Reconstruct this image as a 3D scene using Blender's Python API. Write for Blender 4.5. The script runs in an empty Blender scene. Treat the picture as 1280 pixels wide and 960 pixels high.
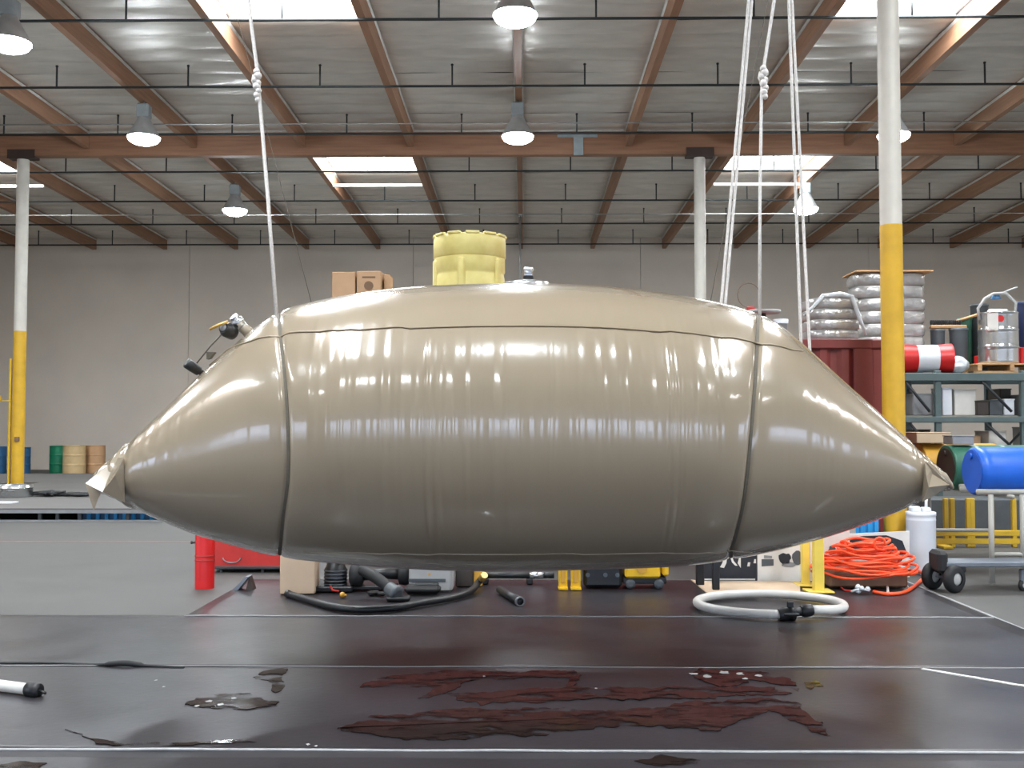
import bpy, math, random
from mathutils import Vector, Matrix, Euler, noise
R = math.radians
PI = math.pi
random.seed(7)
S = bpy.context.scene
C = S.collection

# ------------------------------------------------------------------ camera, world, light, exposure
FPX, HORIZON, VPX = 1300.0, 532.0, 655.0
cam_d = bpy.data.cameras.new('camera')
cam_d.sensor_width = 36.0
cam_d.lens = 36.0 * FPX / 1280.0
cam_d.clip_end = 300
cam = bpy.data.objects.new('camera', cam_d)
C.objects.link(cam)
EYE = Vector((0, 0, 1.5))
cam.location = EYE
cam.rotation_euler = (R(90) + math.atan((HORIZON - 480) / FPX), 0, math.atan((VPX - 640) / FPX))
S.camera = cam

world = bpy.data.worlds.new('daylight')
S.world = world
world.use_nodes = True
bg = world.node_tree.nodes['Background']
bg.inputs[0].default_value = (0.62, 0.74, 1.0, 1)
bg.inputs[1].default_value = 8.0

SKY_E = 26.0      # daylight through the translucent skylights
LAMP_E = 210.0     # high-bay lamps
S.view_settings.view_transform = 'Standard'
S.view_settings.look = 'None'
S.view_settings.gamma = 1.0
S.view_settings.use_curve_mapping = False
S.view_settings.exposure = -0.05

# ------------------------------------------------------------------ picture <-> place
CM = cam.rotation_euler.to_matrix()
CMI = CM.inverted()
def ray(px, py):
    return CM @ Vector(((px - 640) / FPX, (480 - py) / FPX, -1))
def at(px, py, Y):                     # point on that sight line at depth Y
    d = ray(px, py)
    return EYE + d * (Y / d.y)
def gnd(px, py, z=0.0):                # point on that sight line at height z
    d = ray(px, py)
    return EYE + d * ((z - EYE.z) / d.z)
def proj(p):
    v = CMI @ (Vector(p) - EYE)
    return (640 + FPX * v.x / -v.z, 480 - FPX * v.y / -v.z)
def lerp_tab(tab, x):
    if x <= tab[0][0]: return tab[0][1]
    for (a, b), (c, d) in zip(tab, tab[1:]):
        if x <= c:
            return b + (d - b) * (x - a) / (c - a)
    return tab[-1][1]
def smooth_tab(tab, x):                # Catmull-Rom through the table
    n = len(tab)
    if x <= tab[0][0]: return tab[0][1]
    if x >= tab[-1][0]: return tab[-1][1]
    for i in range(n - 1):
        x0, y0 = tab[i]; x1, y1 = tab[i + 1]
        if x <= x1:
            h = x1 - x0
            m0 = (y1 - tab[i - 1][1]) / (x1 - tab[i - 1][0]) if i else (y1 - y0) / h
            m1 = (tab[i + 2][1] - y0) / (tab[i + 2][0] - x0) if i + 2 < n else (y1 - y0) / h
            t = (x - x0) / h
            return ((2*t**3 - 3*t**2 + 1) * y0 + (t**3 - 2*t**2 + t) * h * m0
                    + (-2*t**3 + 3*t**2) * y1 + (t**3 - t**2) * h * m1)

# ------------------------------------------------------------------ materials
def lin(c):
    c = c / 255.0
    return c / 12.92 if c <= 0.04045 else ((c + 0.055) / 1.055) ** 2.4
def rgb(r, g, b): return (lin(r), lin(g), lin(b), 1)
MATS = {}
def mat(name, col, rough=0.5, metal=0.0, var=0.12, scale=6.0, bump=0.0, bscale=None, coat=0.0, col2=None,
        stretch=None, trans=0.0, emit=None, estr=0.0, rvar=0.0, alpha=1.0, detail=4.0):
    if name in MATS: return MATS[name]
    m = bpy.data.materials.new(name); m.use_nodes = True
    nt = m.node_tree; N = nt.nodes; L = nt.links
    b = N['Principled BSDF']
    b.inputs['Roughness'].default_value = rough
    b.inputs['Metallic'].default_value = metal
    b.inputs['Coat Weight'].default_value = coat
    b.inputs['Coat Roughness'].default_value = 0.08
    if trans: b.inputs['Transmission Weight'].default_value = trans
    if alpha < 1: b.inputs['Alpha'].default_value = alpha
    tc = N.new('ShaderNodeTexCoord')
    mp = N.new('ShaderNodeMapping')
    L.new(tc.outputs['Object'], mp.inputs[0])
    if stretch: mp.inputs['Scale'].default_value = stretch
    nz = N.new('ShaderNodeTexNoise')
    nz.inputs['Scale'].default_value = scale
    nz.inputs['Detail'].default_value = detail
    L.new(mp.outputs[0], nz.inputs['Vector'])
    cr = N.new('ShaderNodeValToRGB')
    c = rgb(*col)
    if col2: lo = rgb(*col2); hi = c
    else:
        lo = tuple(v * (1 - var) for v in c[:3]) + (1,)
        hi = tuple(min(1, v * (1 + var)) for v in c[:3]) + (1,)
    cr.color_ramp.elements[0].color = lo; cr.color_ramp.elements[0].position = 0.3
    cr.color_ramp.elements[1].color = hi; cr.color_ramp.elements[1].position = 0.7
    L.new(nz.outputs['Fac'], cr.inputs[0])
    L.new(cr.outputs[0], b.inputs['Base Color'])
    if rvar:
        mr = N.new('ShaderNodeMapRange')
        mr.inputs[3].default_value = max(0.02, rough - rvar); mr.inputs[4].default_value = min(1, rough + rvar)
        L.new(nz.outputs['Fac'], mr.inputs[0]); L.new(mr.outputs[0], b.inputs['Roughness'])
    if bump:
        n2 = N.new('ShaderNodeTexNoise'); n2.inputs['Scale'].default_value = bscale or scale * 4
        n2.inputs['Detail'].default_value = 3
        L.new(mp.outputs[0], n2.inputs['Vector'])
        bp = N.new('ShaderNodeBump'); bp.inputs['Strength'].default_value = bump; bp.inputs['Distance'].default_value = 0.02
        L.new(n2.outputs['Fac'], bp.inputs['Height']); L.new(bp.outputs[0], b.inputs['Normal'])
    if emit:
        b.inputs['Emission Color'].default_value = rgb(*emit); b.inputs['Emission Strength'].default_value = estr
    MATS[name] = m
    return m

M = {}
def defm():
    M['concrete'] = mat('polished_concrete', (84, 83, 81), 0.62, var=0.10, scale=1.6, bump=0.03, bscale=9, rvar=0.12)
    M['apron'] = mat('outdoor_concrete', (176, 174, 170), 0.8, scale=2)
    M['sheet'] = mat('black_membrane', (47, 45, 48), 0.34, var=0.18, scale=2.2, bump=0.05, bscale=26, rvar=0.10)
    M['hem'] = mat('membrane_weld', (150, 150, 150), 0.4, scale=20)
    M['water'] = mat('reflection_brown_water', (36, 27, 25), 0.10, var=0.3, scale=5, bump=0.02, bscale=16)  # brown base colour stands in for dark reflections in the puddles
    M['wall'] = mat('painted_tilt_up_wall', (214, 204, 192), 0.75, var=0.04, scale=0.7, bump=0.02, bscale=30)
    M['steelwall'] = mat('side_wall_paint', (200, 194, 184), 0.75, var=0.05, scale=0.8)
    M['deck'] = mat('roof_deck', (120, 116, 110), 0.8)
    M['foil'] = mat('insulation_foil', (218, 215, 207), 0.42, metal=0.3, var=0.10, scale=3.2, bump=0.35, bscale=5.5, stretch=(0.5, 1.6, 1))
    M['glulam'] = mat('glulam_timber', (146, 106, 80), 0.6, var=0.18, scale=3.5, stretch=(0.35, 0.35, 5), bump=0.03)
    M['purlin'] = mat('timber_purlin', (152, 114, 88), 0.62, var=0.16, scale=3.5, stretch=(4, 0.3, 6), bump=0.03)
    M['ledger'] = mat('ledger_foil', (198, 196, 190), 0.5, metal=0.2)
    M['pipe_dark'] = mat('painted_black_pipe', (44, 50, 52), 0.5, metal=0.3)
    M['galv'] = mat('galvanised_conduit', (158, 160, 160), 0.4, metal=0.6)
    M['curb'] = mat('skylight_curb_white', (226, 224, 218), 0.6)
    M['dome'] = mat('skylight_diffuser', (240, 240, 240), 0.4, emit=(244, 250, 255), estr=SKY_E)
    M['lens'] = mat('lamp_lens', (250, 250, 250), 0.3, emit=(238, 248, 255), estr=LAMP_E)
    M['bell'] = mat('lamp_reflector', (165, 167, 167), 0.5, metal=0.2)
    M['ballast'] = mat('lamp_ballast', (150, 160, 164), 0.5)
    M['whitepaint'] = mat('white_column_paint', (206, 202, 192), 0.5, var=0.06, scale=5)
    M['yellowpaint'] = mat('yellow_column_paint', (208, 164, 44), 0.42, var=0.10, scale=5)
    M['capsteel'] = mat('dark_cap_steel', (62, 46, 40), 0.6)
    M['bag'] = mat('tan_coated_fabric', (148, 135, 115), 0.22, var=0.025, scale=2.5, bump=0.02, bscale=120, coat=0.9)
    M['bagseam'] = mat('tan_weld_seam', (128, 112, 88), 0.4)
    M['strap'] = mat('grey_webbing', (92, 86, 74), 0.7, scale=60)
    M['rope'] = mat('white_rope', (206, 202, 198), 0.7, scale=60)
    M['black'] = mat('black_plastic', (24, 25, 27), 0.4, scale=12)
    M['rubber'] = mat('black_rubber', (22, 23, 24), 0.62, scale=14, var=0.2)
    M['hose_black'] = mat('black_hose', (26, 29, 31), 0.42, scale=12)
    M['chrome'] = mat('bright_aluminium', (205, 208, 212), 0.22, metal=0.9)
    M['brass'] = mat('yellow_brass', (208, 168, 92), 0.35, metal=0.5)
    M['drumyel'] = mat('pale_yellow_plastic', (236, 224, 150), 0.5, var=0.08, scale=4, col2=(212, 197, 116))
    M['card'] = mat('cardboard', (186, 152, 118), 0.8, var=0.08, scale=5)
    M['card_l'] = mat('pale_cardboard', (196, 172, 146), 0.8, var=0.06, scale=5)
    M['card_dark'] = mat('cardboard_tape', (120, 92, 70), 0.7)
    M['redcont'] = mat('container_red', (112, 42, 36), 0.5, var=0.14, scale=3, bump=0.02)
    M['red'] = mat('bright_red_paint', (198, 24, 24), 0.35, var=0.1, scale=6)
    M['red2'] = mat('dull_red_paint', (176, 44, 38), 0.5, var=0.14, scale=6)
    M['wrap'] = mat('stretch_wrap', (172, 170, 167), 0.2, metal=0.35, var=0.16, scale=9, bump=0.5, bscale=14)
    M['rackgrey'] = mat('rack_teal_grey', (88, 104, 104), 0.5, metal=0.1, var=0.1)
    M['rackdark'] = mat('rack_dark', (52, 56, 58), 0.5)
    M['shelfboard'] = mat('shelf_board', (150, 140, 124), 0.7)
    M['blue'] = mat('blue_plastic', (22, 92, 196), 0.38, var=0.08, scale=5)
    M['bluedark'] = mat('dull_blue_paint', (44, 96, 138), 0.5, var=0.1)
    M['cyan'] = mat('bright_blue_tarp', (36, 150, 214), 0.45, var=0.12, scale=5, bump=0.2, bscale=10)
    M['green'] = mat('dark_green_paint', (52, 104, 84), 0.4, var=0.12)
    M['green2'] = mat('green_drum_paint', (22, 124, 88), 0.4, var=0.1)
    M['tan'] = mat('tan_drum_paint', (206, 178, 132), 0.5, var=0.07)
    M['tan2'] = mat('brown_fibre_drum', (192, 152, 112), 0.6, var=0.07)
    M['ochre'] = mat('ochre_drum', (206, 156, 58), 0.4, var=0.1)
    M['drumend'] = mat('dark_drum_end', (58, 50, 44), 0.5, var=0.15)
    M['white'] = mat('white_plastic', (222, 226, 232), 0.4, var=0.04)
    M['offwhite'] = mat('off_white_board', (214, 212, 206), 0.6, var=0.06, scale=7)
    M['printblack'] = mat('printed_black', (34, 38, 46), 0.6, var=0.25, scale=10)
    M['grey'] = mat('grey_paint', (132, 134, 136), 0.5)
    M['greylight'] = mat('light_grey_case', (168, 168, 166), 0.5, var=0.05)
    M['greydark'] = mat('dark_grey_plastic', (76, 82, 86), 0.5)
    M['steel'] = mat('stainless_steel', (196, 198, 198), 0.22, metal=0.85, var=0.06, scale=4)
    M['wood'] = mat('pallet_wood', (190, 150, 106), 0.75, var=0.18, scale=6, stretch=(1, 6, 6))
    M['orange'] = mat('orange_hose', (244, 84, 40), 0.4, var=0.08, scale=9)
    M['whitehose'] = mat('white_hose', (208, 206, 200), 0.38, var=0.05, scale=8)
    M['clear'] = mat('clear_plastic_film', (214, 220, 224), 0.15, metal=0.2, var=0.12, scale=12, bump=0.5, bscale=18)
    M['standgrey'] = mat('stand_grey_paint', (160, 158, 150), 0.5, var=0.08)
    M['cartgrey'] = mat('cart_grey_steel', (112, 118, 126), 0.45, metal=0.3)
    M['yelguard'] = mat('yellow_guard_paint', (206, 168, 36), 0.45, var=0.12)
    M['yelpost'] = mat('pale_yellow_post_paint', (226, 198, 84), 0.45, var=0.08)
    M['yelmachine'] = mat('yellow_tool_paint', (226, 180, 30), 0.4, var=0.1)
    M['platform'] = mat('platform_top', (100, 98, 96), 0.6, var=0.08, scale=1.3)
    M['navy'] = mat('navy_plastic', (34, 44, 78), 0.45)
    M['joint'] = mat('red_floor_line', (150, 104, 92), 0.6)
defm()
def ragged(m, lo, hi, scale, stretch):        # water film broken into ragged patches
    nt = m.node_tree; N = nt.nodes; L = nt.links
    tc = N.new('ShaderNodeTexCoord'); mp = N.new('ShaderNodeMapping'); mp.inputs['Scale'].default_value = stretch
    nz = N.new('ShaderNodeTexNoise'); nz.inputs['Scale'].default_value = scale; nz.inputs['Detail'].default_value = 6; nz.inputs['Roughness'].default_value = .62
    mr = N.new('ShaderNodeMapRange'); mr.inputs[1].default_value = lo; mr.inputs[2].default_value = hi
    L.new(tc.outputs['Object'], mp.inputs[0]); L.new(mp.outputs[0], nz.inputs['Vector']); L.new(nz.outputs['Fac'], mr.inputs[0])
    L.new(mr.outputs[0], N['Principled BSDF'].inputs['Alpha'])
for k_, v_ in (('concrete', .2), ('sheet', .32), ('platform', .25)):
    M[k_].node_tree.nodes['Principled BSDF'].inputs['Specular IOR Level'].default_value = v_
ragged(M['water'], .40, .52, 4.5, (.8, 1.6, 1))

# ------------------------------------------------------------------ mesh building
class MB:
    def __init__(s): s.v = []; s.f = []; s.sm = []; s.mi = []
    def add(s, vs, fs, smooth=False, mi=0):
        o = len(s.v)
        s.v += [tuple(v) for v in vs]
        for f in fs:
            s.f.append([i + o for i in f]); s.sm.append(smooth); s.mi.append(mi)
        return s
    def box(s, c, d, rot=None, mi=0):
        x, y, z = d[0] / 2, d[1] / 2, d[2] / 2
        vs = [Vector(q) for q in ((-x,-y,-z),(x,-y,-z),(x,y,-z),(-x,y,-z),(-x,-y,z),(x,-y,z),(x,y,z),(-x,y,z))]
        if rot is not None:
            m = Euler(rot).to_matrix(); vs = [m @ q for q in vs]
        c = Vector(c)
        return s.add([q + c for q in vs], [(0,3,2,1),(4,5,6,7),(0,1,5,4),(1,2,6,5),(2,3,7,6),(3,0,4,7)], mi=mi)
    def rbox(s, c, d, r=0.01, rot=None):        # box with chamfered edges
        x, y, z = d[0] / 2, d[1] / 2, d[2] / 2
        r = min(r, x * .9, y * .9, z * .9)
        vs = []; ids = {}
        for sx in (-1, 1):
            for sy in (-1, 1):
                for sz in (-1, 1):
                    for ax in range(3):
                        p = [sx * (x - r), sy * (y - r), sz * (z - r)]
                        p[ax] = (sx * x, sy * y, sz * z)[ax]
                        ids[(sx, sy, sz, ax)] = len(vs); vs.append(Vector(p))
        fs = []
        def cyc(k): return [(-1, -1), (1, -1), (1, 1), (-1, 1)]
        for ax in range(3):
            for sg in (-1, 1):
                q = []
                for a, b in cyc(0):
                    t = [a, b]; t.insert(ax, sg)
                    q.append(ids[(t[0], t[1], t[2], ax)])
                flip = (sg == 1) ^ (ax == 1)
                fs.append(q if flip else q[::-1])
        for a in range(3):                      # edges along axis a
            b, c2 = (a + 1) % 3, (a + 2) % 3
            for sb in (-1, 1):
                for sc in (-1, 1):
                    def k(sa, face):
                        t = [0, 0, 0]; t[a] = sa; t[b] = sb; t[c2] = sc
                        return ids[(t[0], t[1], t[2], face)]
                    q = [k(-1, b), k(1, b), k(1, c2), k(-1, c2)]
                    fs.append(q if sb * sc > 0 else q[::-1])
        for sx in (-1, 1):
            for sy in (-1, 1):
                for sz in (-1, 1):
                    q = [ids[(sx, sy, sz, i)] for i in range(3)]
                    fs.append(q if sx * sy * sz > 0 else q[::-1])
        if rot is not None:
            m = Euler(rot).to_matrix(); vs = [m @ q for q in vs]
        c = Vector(c)
        return s.add([q + c for q in vs], fs)
    def tube(s, pts, r, n=8, closed=False, caps=True, mi=0):
        pts = [Vector(p) for p in pts]; k = len(pts)
        rr = r if isinstance(r, (list, tuple)) else [r] * k
        vs = []; fs = []
        t0 = (pts[1] - pts[0]).normalized()
        up = Vector((0, 0, 1)) if abs(t0.z) < 0.9 else Vector((1, 0, 0))
        u = t0.cross(up).normalized()
        for i, p in enumerate(pts):
            if closed: t = (pts[(i + 1) % k] - pts[i - 1])
            else: t = pts[min(i + 1, k - 1)] - pts[max(i - 1, 0)]
            t = t.normalized() if t.length > 1e-9 else t0
            u = (u - t * u.dot(t))
            u = u.normalized() if u.length > 1e-6 else t.orthogonal().normalized()
            w = t.cross(u)
            for j in range(n):
                a = 2 * PI * j / n
                vs.append(p + (u * math.cos(a) + w * math.sin(a)) * rr[i])
        segs = k if closed else k - 1
        for i in range(segs):
            for j in range(n):
                a = i * n + j; b = i * n + (j + 1) % n
                c = ((i + 1) % k) * n + (j + 1) % n; d = ((i + 1) % k) * n + j
                fs.append((a, b, c, d))
        if caps and not closed:
            fs.append(tuple(range(n))[::-1]); fs.append(tuple(range((k - 1) * n, k * n)))
        return s.add(vs, fs, True, mi)
    def lathe(s, prof, n=24, o=(0, 0, 0), ax=(0, 0, 1), mi=0, smooth=True, caps=True):   # prof: (radius, height)
        ax = Vector(ax).normalized(); u = ax.orthogonal().normalized(); w = ax.cross(u); o = Vector(o)
        vs = []; fs = []; k = len(prof)
        for (r, h) in prof:
            for j in range(n):
                a = 2 * PI * j / n
                vs.append(o + ax * h + (u * math.cos(a) + w * math.sin(a)) * r)
        for i in range(k - 1):
            for j in range(n):
                fs.append((i * n + j, i * n + (j + 1) % n, (i + 1) * n + (j + 1) % n, (i + 1) * n + j))
        s.add(vs, fs, smooth, mi)
        if caps:
            s.add(vs[:n], [tuple(range(n))[::-1]], False, mi); s.add(vs[-n:], [tuple(range(n))], False, mi)
        return s
    def prism(s, poly, z0, z1):                    # polygon in XY (counter-clockwise), extruded
        n = len(poly)
        vs = [(p[0], p[1], z0) for p in poly] + [(p[0], p[1], z1) for p in poly]
        fs = [tuple(range(n))[::-1], tuple(range(n, 2 * n))] + [(i, (i + 1) % n, n + (i + 1) % n, n + i) for i in range(n)]
        return s.add(vs, fs)
    def plate(s, pts, off):                        # free polygon thickened along a vector
        n = len(pts); off = Vector(off); pts = [Vector(p) for p in pts]
        vs = pts + [p + off for p in pts]
        fs = [tuple(range(n))[::-1], tuple(range(n, 2 * n))] + [(i, (i + 1) % n, n + (i + 1) % n, n + i) for i in range(n)]
        return s.add(vs, fs)
    def mesh(s, name, mats, smooth=None):
        me = bpy.data.meshes.new(name)
        me.from_pydata(s.v, [], s.f)
        for m in (mats if isinstance(mats, (list, tuple)) else [mats]): me.materials.append(m)
        for p, sm, mi in zip(me.polygons, s.sm, s.mi):
            p.use_smooth = sm if smooth is None else smooth
            p.material_index = mi
        me.update()
        return me
    def build(s, name, mats, parent=None, world=False, smooth=None):
        if world and parent is not None:
            p = parent; o = Vector((0, 0, 0))
            while p is not None: o += p.location; p = p.parent
            s.v = [tuple(Vector(v) - o) for v in s.v]
        ob = bpy.data.objects.new(name, s.mesh(name, mats, smooth))
        C.objects.link(ob)
        if parent is not None: ob.parent = parent
        return ob

def tag(o, label, cat=None, group=None, kind=None):
    o['label'] = label
    if cat: o['category'] = cat
    if group: o['group'] = group
    if kind: o['kind'] = kind
    return o
def thing(name, label, cat, loc=(0, 0, 0), rz=0.0, group=None):
    o = bpy.data.objects.new(name, None); C.objects.link(o)
    o.empty_display_size = 0.1
    o.location = loc; o.rotation_euler = (0, 0, rz)
    return tag(o, label, cat, group)
def struct(name, mb, m, label):
    o = mb.build(name, m); o['kind'] = 'structure'; o['label'] = label
    return o
def copy_tree(o, parent=None):
    c = o.copy(); C.objects.link(c)
    if parent is not None: c.parent = parent
    for ch in list(o.children): copy_tree(ch, c)
    return c

# ------------------------------------------------------------------ the hall
SL = 0.017
def deck(Y): return 8.16 - SL * (Y - 23.2)
PX0, PSP = -0.10, 2.44                         # purlin lines
YW, YF, XW = 35.4, -10.0, 20.8
GY = (23.2, 11.0, -1.2)

b = MB(); b.box((0, (YW + YF) / 2, -0.1), (2 * XW, YW - YF + 0.4, 0.2))
struct('floor', b, M['concrete'], 'polished grey concrete warehouse floor')
b = MB(); b.box((0, 10, -0.32), (150, 150, 0.2))
struct('floor_apron', b, M['apron'], 'outdoor concrete yard beyond the dock doors')

wb = MB(); wb.box((0, YW + 0.16, 4.2), (2 * XW, 0.2, 8.4))
wall_back = struct('wall_back', wb, M['deck'], 'tall painted concrete back wall of the warehouse')
jx = [-XW] + [((p - VPX) / FPX * YW) for p in (-50, 234, 516, 801, 1086, 1370)] + [XW]
for a, c in zip(jx, jx[1:]):
    p = MB(); p.rbox(((a + c) / 2, YW, 4.15), (c - a - 0.012, 0.14, 8.3), 0.006); p.build('wall_panel', M['wall'], wall_back)
for nm, sx in (('wall_left', -1), ('wall_right', 1)):
    b = MB(); y = YF - .2                      # side walls with open dock doors near the photographer's end
    for d0, d1 in ((-6.4, -3.6), (-1.4, 1.4), (3.6, 6.4), (YW + .2, YW + .2)):
        b.box((sx * (XW + 0.1), (y + d0) / 2, 1.35), (0.2, d0 - y, 2.7)); y = d1
    b.box((sx * (XW + 0.1), (YW + YF) / 2, 5.75), (0.2, YW - YF + 0.4, 6.1))
    struct(nm, b, M['steelwall'], 'painted side wall of the warehouse on the ' + nm[5:])
b = MB()                                       # wall behind the photographer with open dock doors
doors = [(-13.6, -10.8), (-8.4, -5.6), (-3.2, -.4), (2.0, 4.8), (7.2, 10.0), (12.4, 15.2)]
DZ = 2.7
x = -XW
for d0, d1 in doors + [(XW, XW)]:
    b.box(((x + d0) / 2, YF, DZ / 2), (d0 - x, 0.2, DZ)); x = d1
b.box((0, YF, (DZ + 8.9) / 2), (2 * XW, 0.2, 8.9 - DZ))
struct('wall_front', b, M['steelwall'], 'dock wall with a row of open roll-up doorways')

SKY_K = (-6, -2, 2, 6)
SKY_Y = [24.40, 12.20, 2.44, -4.88]          # near edge of each skylight row
SKY_L = [2.44, 4.88, 4.88, 2.44]              # length of each row's skylights
def is_sky(y0): return any(s - .1 < y0 < s + l - .1 for s, l in zip(SKY_Y, SKY_L))
b = MB()
ny = 19
for j in range(-15, 4):
    y0 = 26.84 + 2.44 * j; y1 = min(y0 + 2.44, YW + 0.2)
    for k in range(-9, 9):
        if k in SKY_K and is_sky(y0): continue
        x0 = PX0 + PSP * k; x1 = x0 + PSP
        x0 = max(x0, -XW - .1); x1 = min(x1, XW + .1)
        if x1 <= x0: continue
        b.add([(x0, y0, deck(y0) + .02), (x1, y0, deck(y0) + .02), (x1, y1, deck(y1) + .02), (x0, y1, deck(y1) + .02),
               (x0, y0, deck(y0) + .12), (x1, y0, deck(y0) + .12), (x1, y1, deck(y1) + .12), (x0, y1, deck(y1) + .12)],
              [(0,3,2,1),(4,5,6,7),(0,1,5,4),(1,2,6,5),(2,3,7,6),(3,0,4,7)])
ceiling = struct('ceiling', b, M['deck'], 'low-slope warehouse roof deck carried on timber purlins')

def panel_mesh(seed):
    rnd = random.Random(seed); p = MB(); nx, nn = 22, 40
    vs = []; fs = []
    ph = rnd.random() * 10
    for j in range(nn + 1):
        for i in range(nx + 1):
            u = i / nx; v = j / nn
            strip = v * 4; fr = strip - math.floor(strip)
            sag = 0.045 * math.sin(PI * fr) ** 0.7
            n3 = noise.noise(Vector((u * 2.2 + ph, v * 9 + ph, seed))) * 0.018
            edge = min(1, min(u, 1 - u) * 14)
            vs.append(((u - .5) * 2.32, v * 2.44, 0.012 - (sag + n3) * (0.25 + 0.75 * edge) - 0.02))
    for j in range(nn):
        for i in range(nx):
            a = j * (nx + 1) + i
            fs.append((a, a + nx + 1, a + nx + 2, a + 1))
    p.add(vs, fs, True)
    return p.mesh('insulation_panel', M['foil'])
PM = [panel_mesh(i) for i in range(5)]
for j in range(-15, 4):
    y0 = 26.84 + 2.44 * j
    for k in range(-8, 8):
        if k in SKY_K and is_sky(y0): continue
        o = bpy.data.objects.new('insulation_panel', PM[(j * 7 + k * 3) % 5]); C.objects.link(o)
        o.parent = ceiling
        o.location = (PX0 + PSP * (k + .5), y0, deck(y0) - 0.005)
        o.rotation_euler = (-math.atan(SL), 0, 0)
        if y0 + 2.44 > YW: o.scale = (1, (YW - 0.08 - y0) / 2.44, 1)

for gi, gy in enumerate(GY):
    zt = deck(gy) - 0.02
    b = MB()
    b.rbox((0, gy, zt - 0.29), (2 * XW - 0.1, 0.22, 0.56), 0.008)
    lab = ['brown glulam roof girder crossing the hall on the column caps', 'glulam roof girder crossing above the tan tank',
           'glulam roof girder near the dock doors'][gi]
    g = struct('roof_girder', b, M['glulam'], lab)
    l = MB(); l.box((0, gy - 0.125, zt - 0.03), (2 * XW - 0.2, 0.025, 0.05)); l.build('ledger_strip', M['ledger'], g)

hp = at(723, 180, 23.05)
m = MB(); m.rbox((hp.x, 23.07, hp.z), (.22, .03, .50), .006); m.rbox((hp.x - .02, 23.06, hp.z + .20), (.9, .02, .09), .006)
o = m.build('hinge_plate', M['ballast'], [q for q in C.objects if q.name == 'roof_girder'][0]); o['label'] = 'blue-grey steel hinge plate'
rows = [(23.32, YW - 0.08), (11.12, 23.08), (-1.08, 10.88), (YF + .12, -1.32)]
rlab = ['timber purlin running from the girder on columns to the back wall', 'timber purlin running in front of the girder on columns',
        'timber purlin above the tan tank', 'timber purlin near the dock doors']
for ri, (y0, y1) in enumerate(rows):
    for k in range(-8, 9):
        x = PX0 + PSP * k
        def pz(y, d): return deck(y) - d
        w = 0.065
        b = MB()
        b.add([(x - w, y0, pz(y0, .42)), (x + w, y0, pz(y0, .42)), (x + w, y1, pz(y1, .42)), (x - w, y1, pz(y1, .42)),
               (x - w, y0, pz(y0, -.01)), (x + w, y0, pz(y0, -.01)), (x + w, y1, pz(y1, -.01)), (x - w, y1, pz(y1, -.01))],
              [(0,3,2,1),(4,5,6,7),(0,1,5,4),(1,2,6,5),(2,3,7,6),(3,0,4,7)])
        o = struct('roof_purlin', b, M['purlin'], rlab[ri]); o['group'] = 'timber purlins, bay %s' % ('abcd'[ri])
        if ri < 2:                                             # foil flashing along the top of each side
            for sx in (-1, 1):
                f = MB()
                f.add([(x + sx * (w + .002), y0, pz(y0, .10)), (x + sx * (w + .03), y0, pz(y0, .06)), (x + sx * (w + .03), y1, pz(y1, .06)), (x + sx * (w + .002), y1, pz(y1, .10)),
                       (x + sx * (w + .002), y0, pz(y0, .06)), (x + sx * (w + .002), y1, pz(y1, .06))],
                      [(0, 1, 2, 3), (4, 5, 2, 1), (0, 4, 1), (3, 2, 5), (0, 3, 5, 4)])
                f.build('foil_flashing', M['ledger'], o)

# skylights
def make_skylight(label, k, y0, group, L):
    x0 = PX0 + PSP * k + .065; x1 = x0 + PSP - .13; y1 = y0 + L
    t = thing('skylight', label, 'skylight', ((x0 + x1) / 2, (y0 + y1) / 2, deck(y0)), group=group)
    for nm, c, d in (('curb', ((x0 + x1) / 2, y0 + .02, 0), (x1 - x0, .04, .26)), ('curb', ((x0 + x1) / 2, y1 - .02, 0), (x1 - x0, .04, .26)),
                     ('curb', (x0 + .02, (y0 + y1) / 2, 0), (.04, y1 - y0 - .08, .26)), ('curb', (x1 - .02, (y0 + y1) / 2, 0), (.04, y1 - y0 - .08, .26))):
        m = MB(); m.box((c[0], c[1], deck(c[1]) + .13), d); m.build(nm, M['curb'], t, True)
    m = MB(); n = 8; vs = []; fs = []
    for j in range(n + 1):
        for i in range(n + 1):
            u = i / n; v = j / n
            vs.append((x0 + (x1 - x0) * u, y0 + L * v, deck(y0 + L * v) + .26 + .25 * (math.sin(PI * u) * math.sin(PI * v)) ** .6))
    for j in range(n):
        for i in range(n):
            a = j * (n + 1) + i; fs.append((a, a + 1, a + n + 2, a + n + 1))
    m.add(vs, fs, True); m.build('dome', M['dome'], t, True)
    return t
slab = {0: 'white roof skylight between the girder on columns and the back wall', 1: 'large bright roof skylight in front of the girder on columns',
        2: 'roof skylight above the tan tank', 3: 'roof skylight near the dock doors'}
SLAB = {(0, -6): 'far skylight seen past the top of the slender column', (0, -2): 'far skylight between the single knotted rope and the yellow drum',
        (0, 2): 'far skylight seen behind the rope pairs', (1, -2): 'large bright skylight above the single knotted rope', (1, 2): 'large bright skylight crossed by the thick yellow and white column'}
for ri, y0 in enumerate(SKY_Y):
    for k in SKY_K:
        make_skylight(SLAB.get((ri, k), slab[ri]), k, y0, 'roof skylights, row %s' % 'abcd'[ri], SKY_L[ri])
for k in (-6, -2, 2):                                          # white bars below the far skylights
    x0 = PX0 + PSP * k + .07; y = 26.45; z = deck(y) - .44
    m = MB(); m.rbox((x0 + PSP / 2 - .07, y, z), (PSP - .14, .06, .07), .008)
    m.build('purlin_tie_bar', M['curb'])
    tag(C.objects[-1], {-6: 'white bar between purlins by the slender column top', -2: 'white bar between purlins above the cardboard boxes', 2: 'white bar between purlins crossed by the rope pairs'}[k], 'bar', 'white bars under the far skylights')

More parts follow.
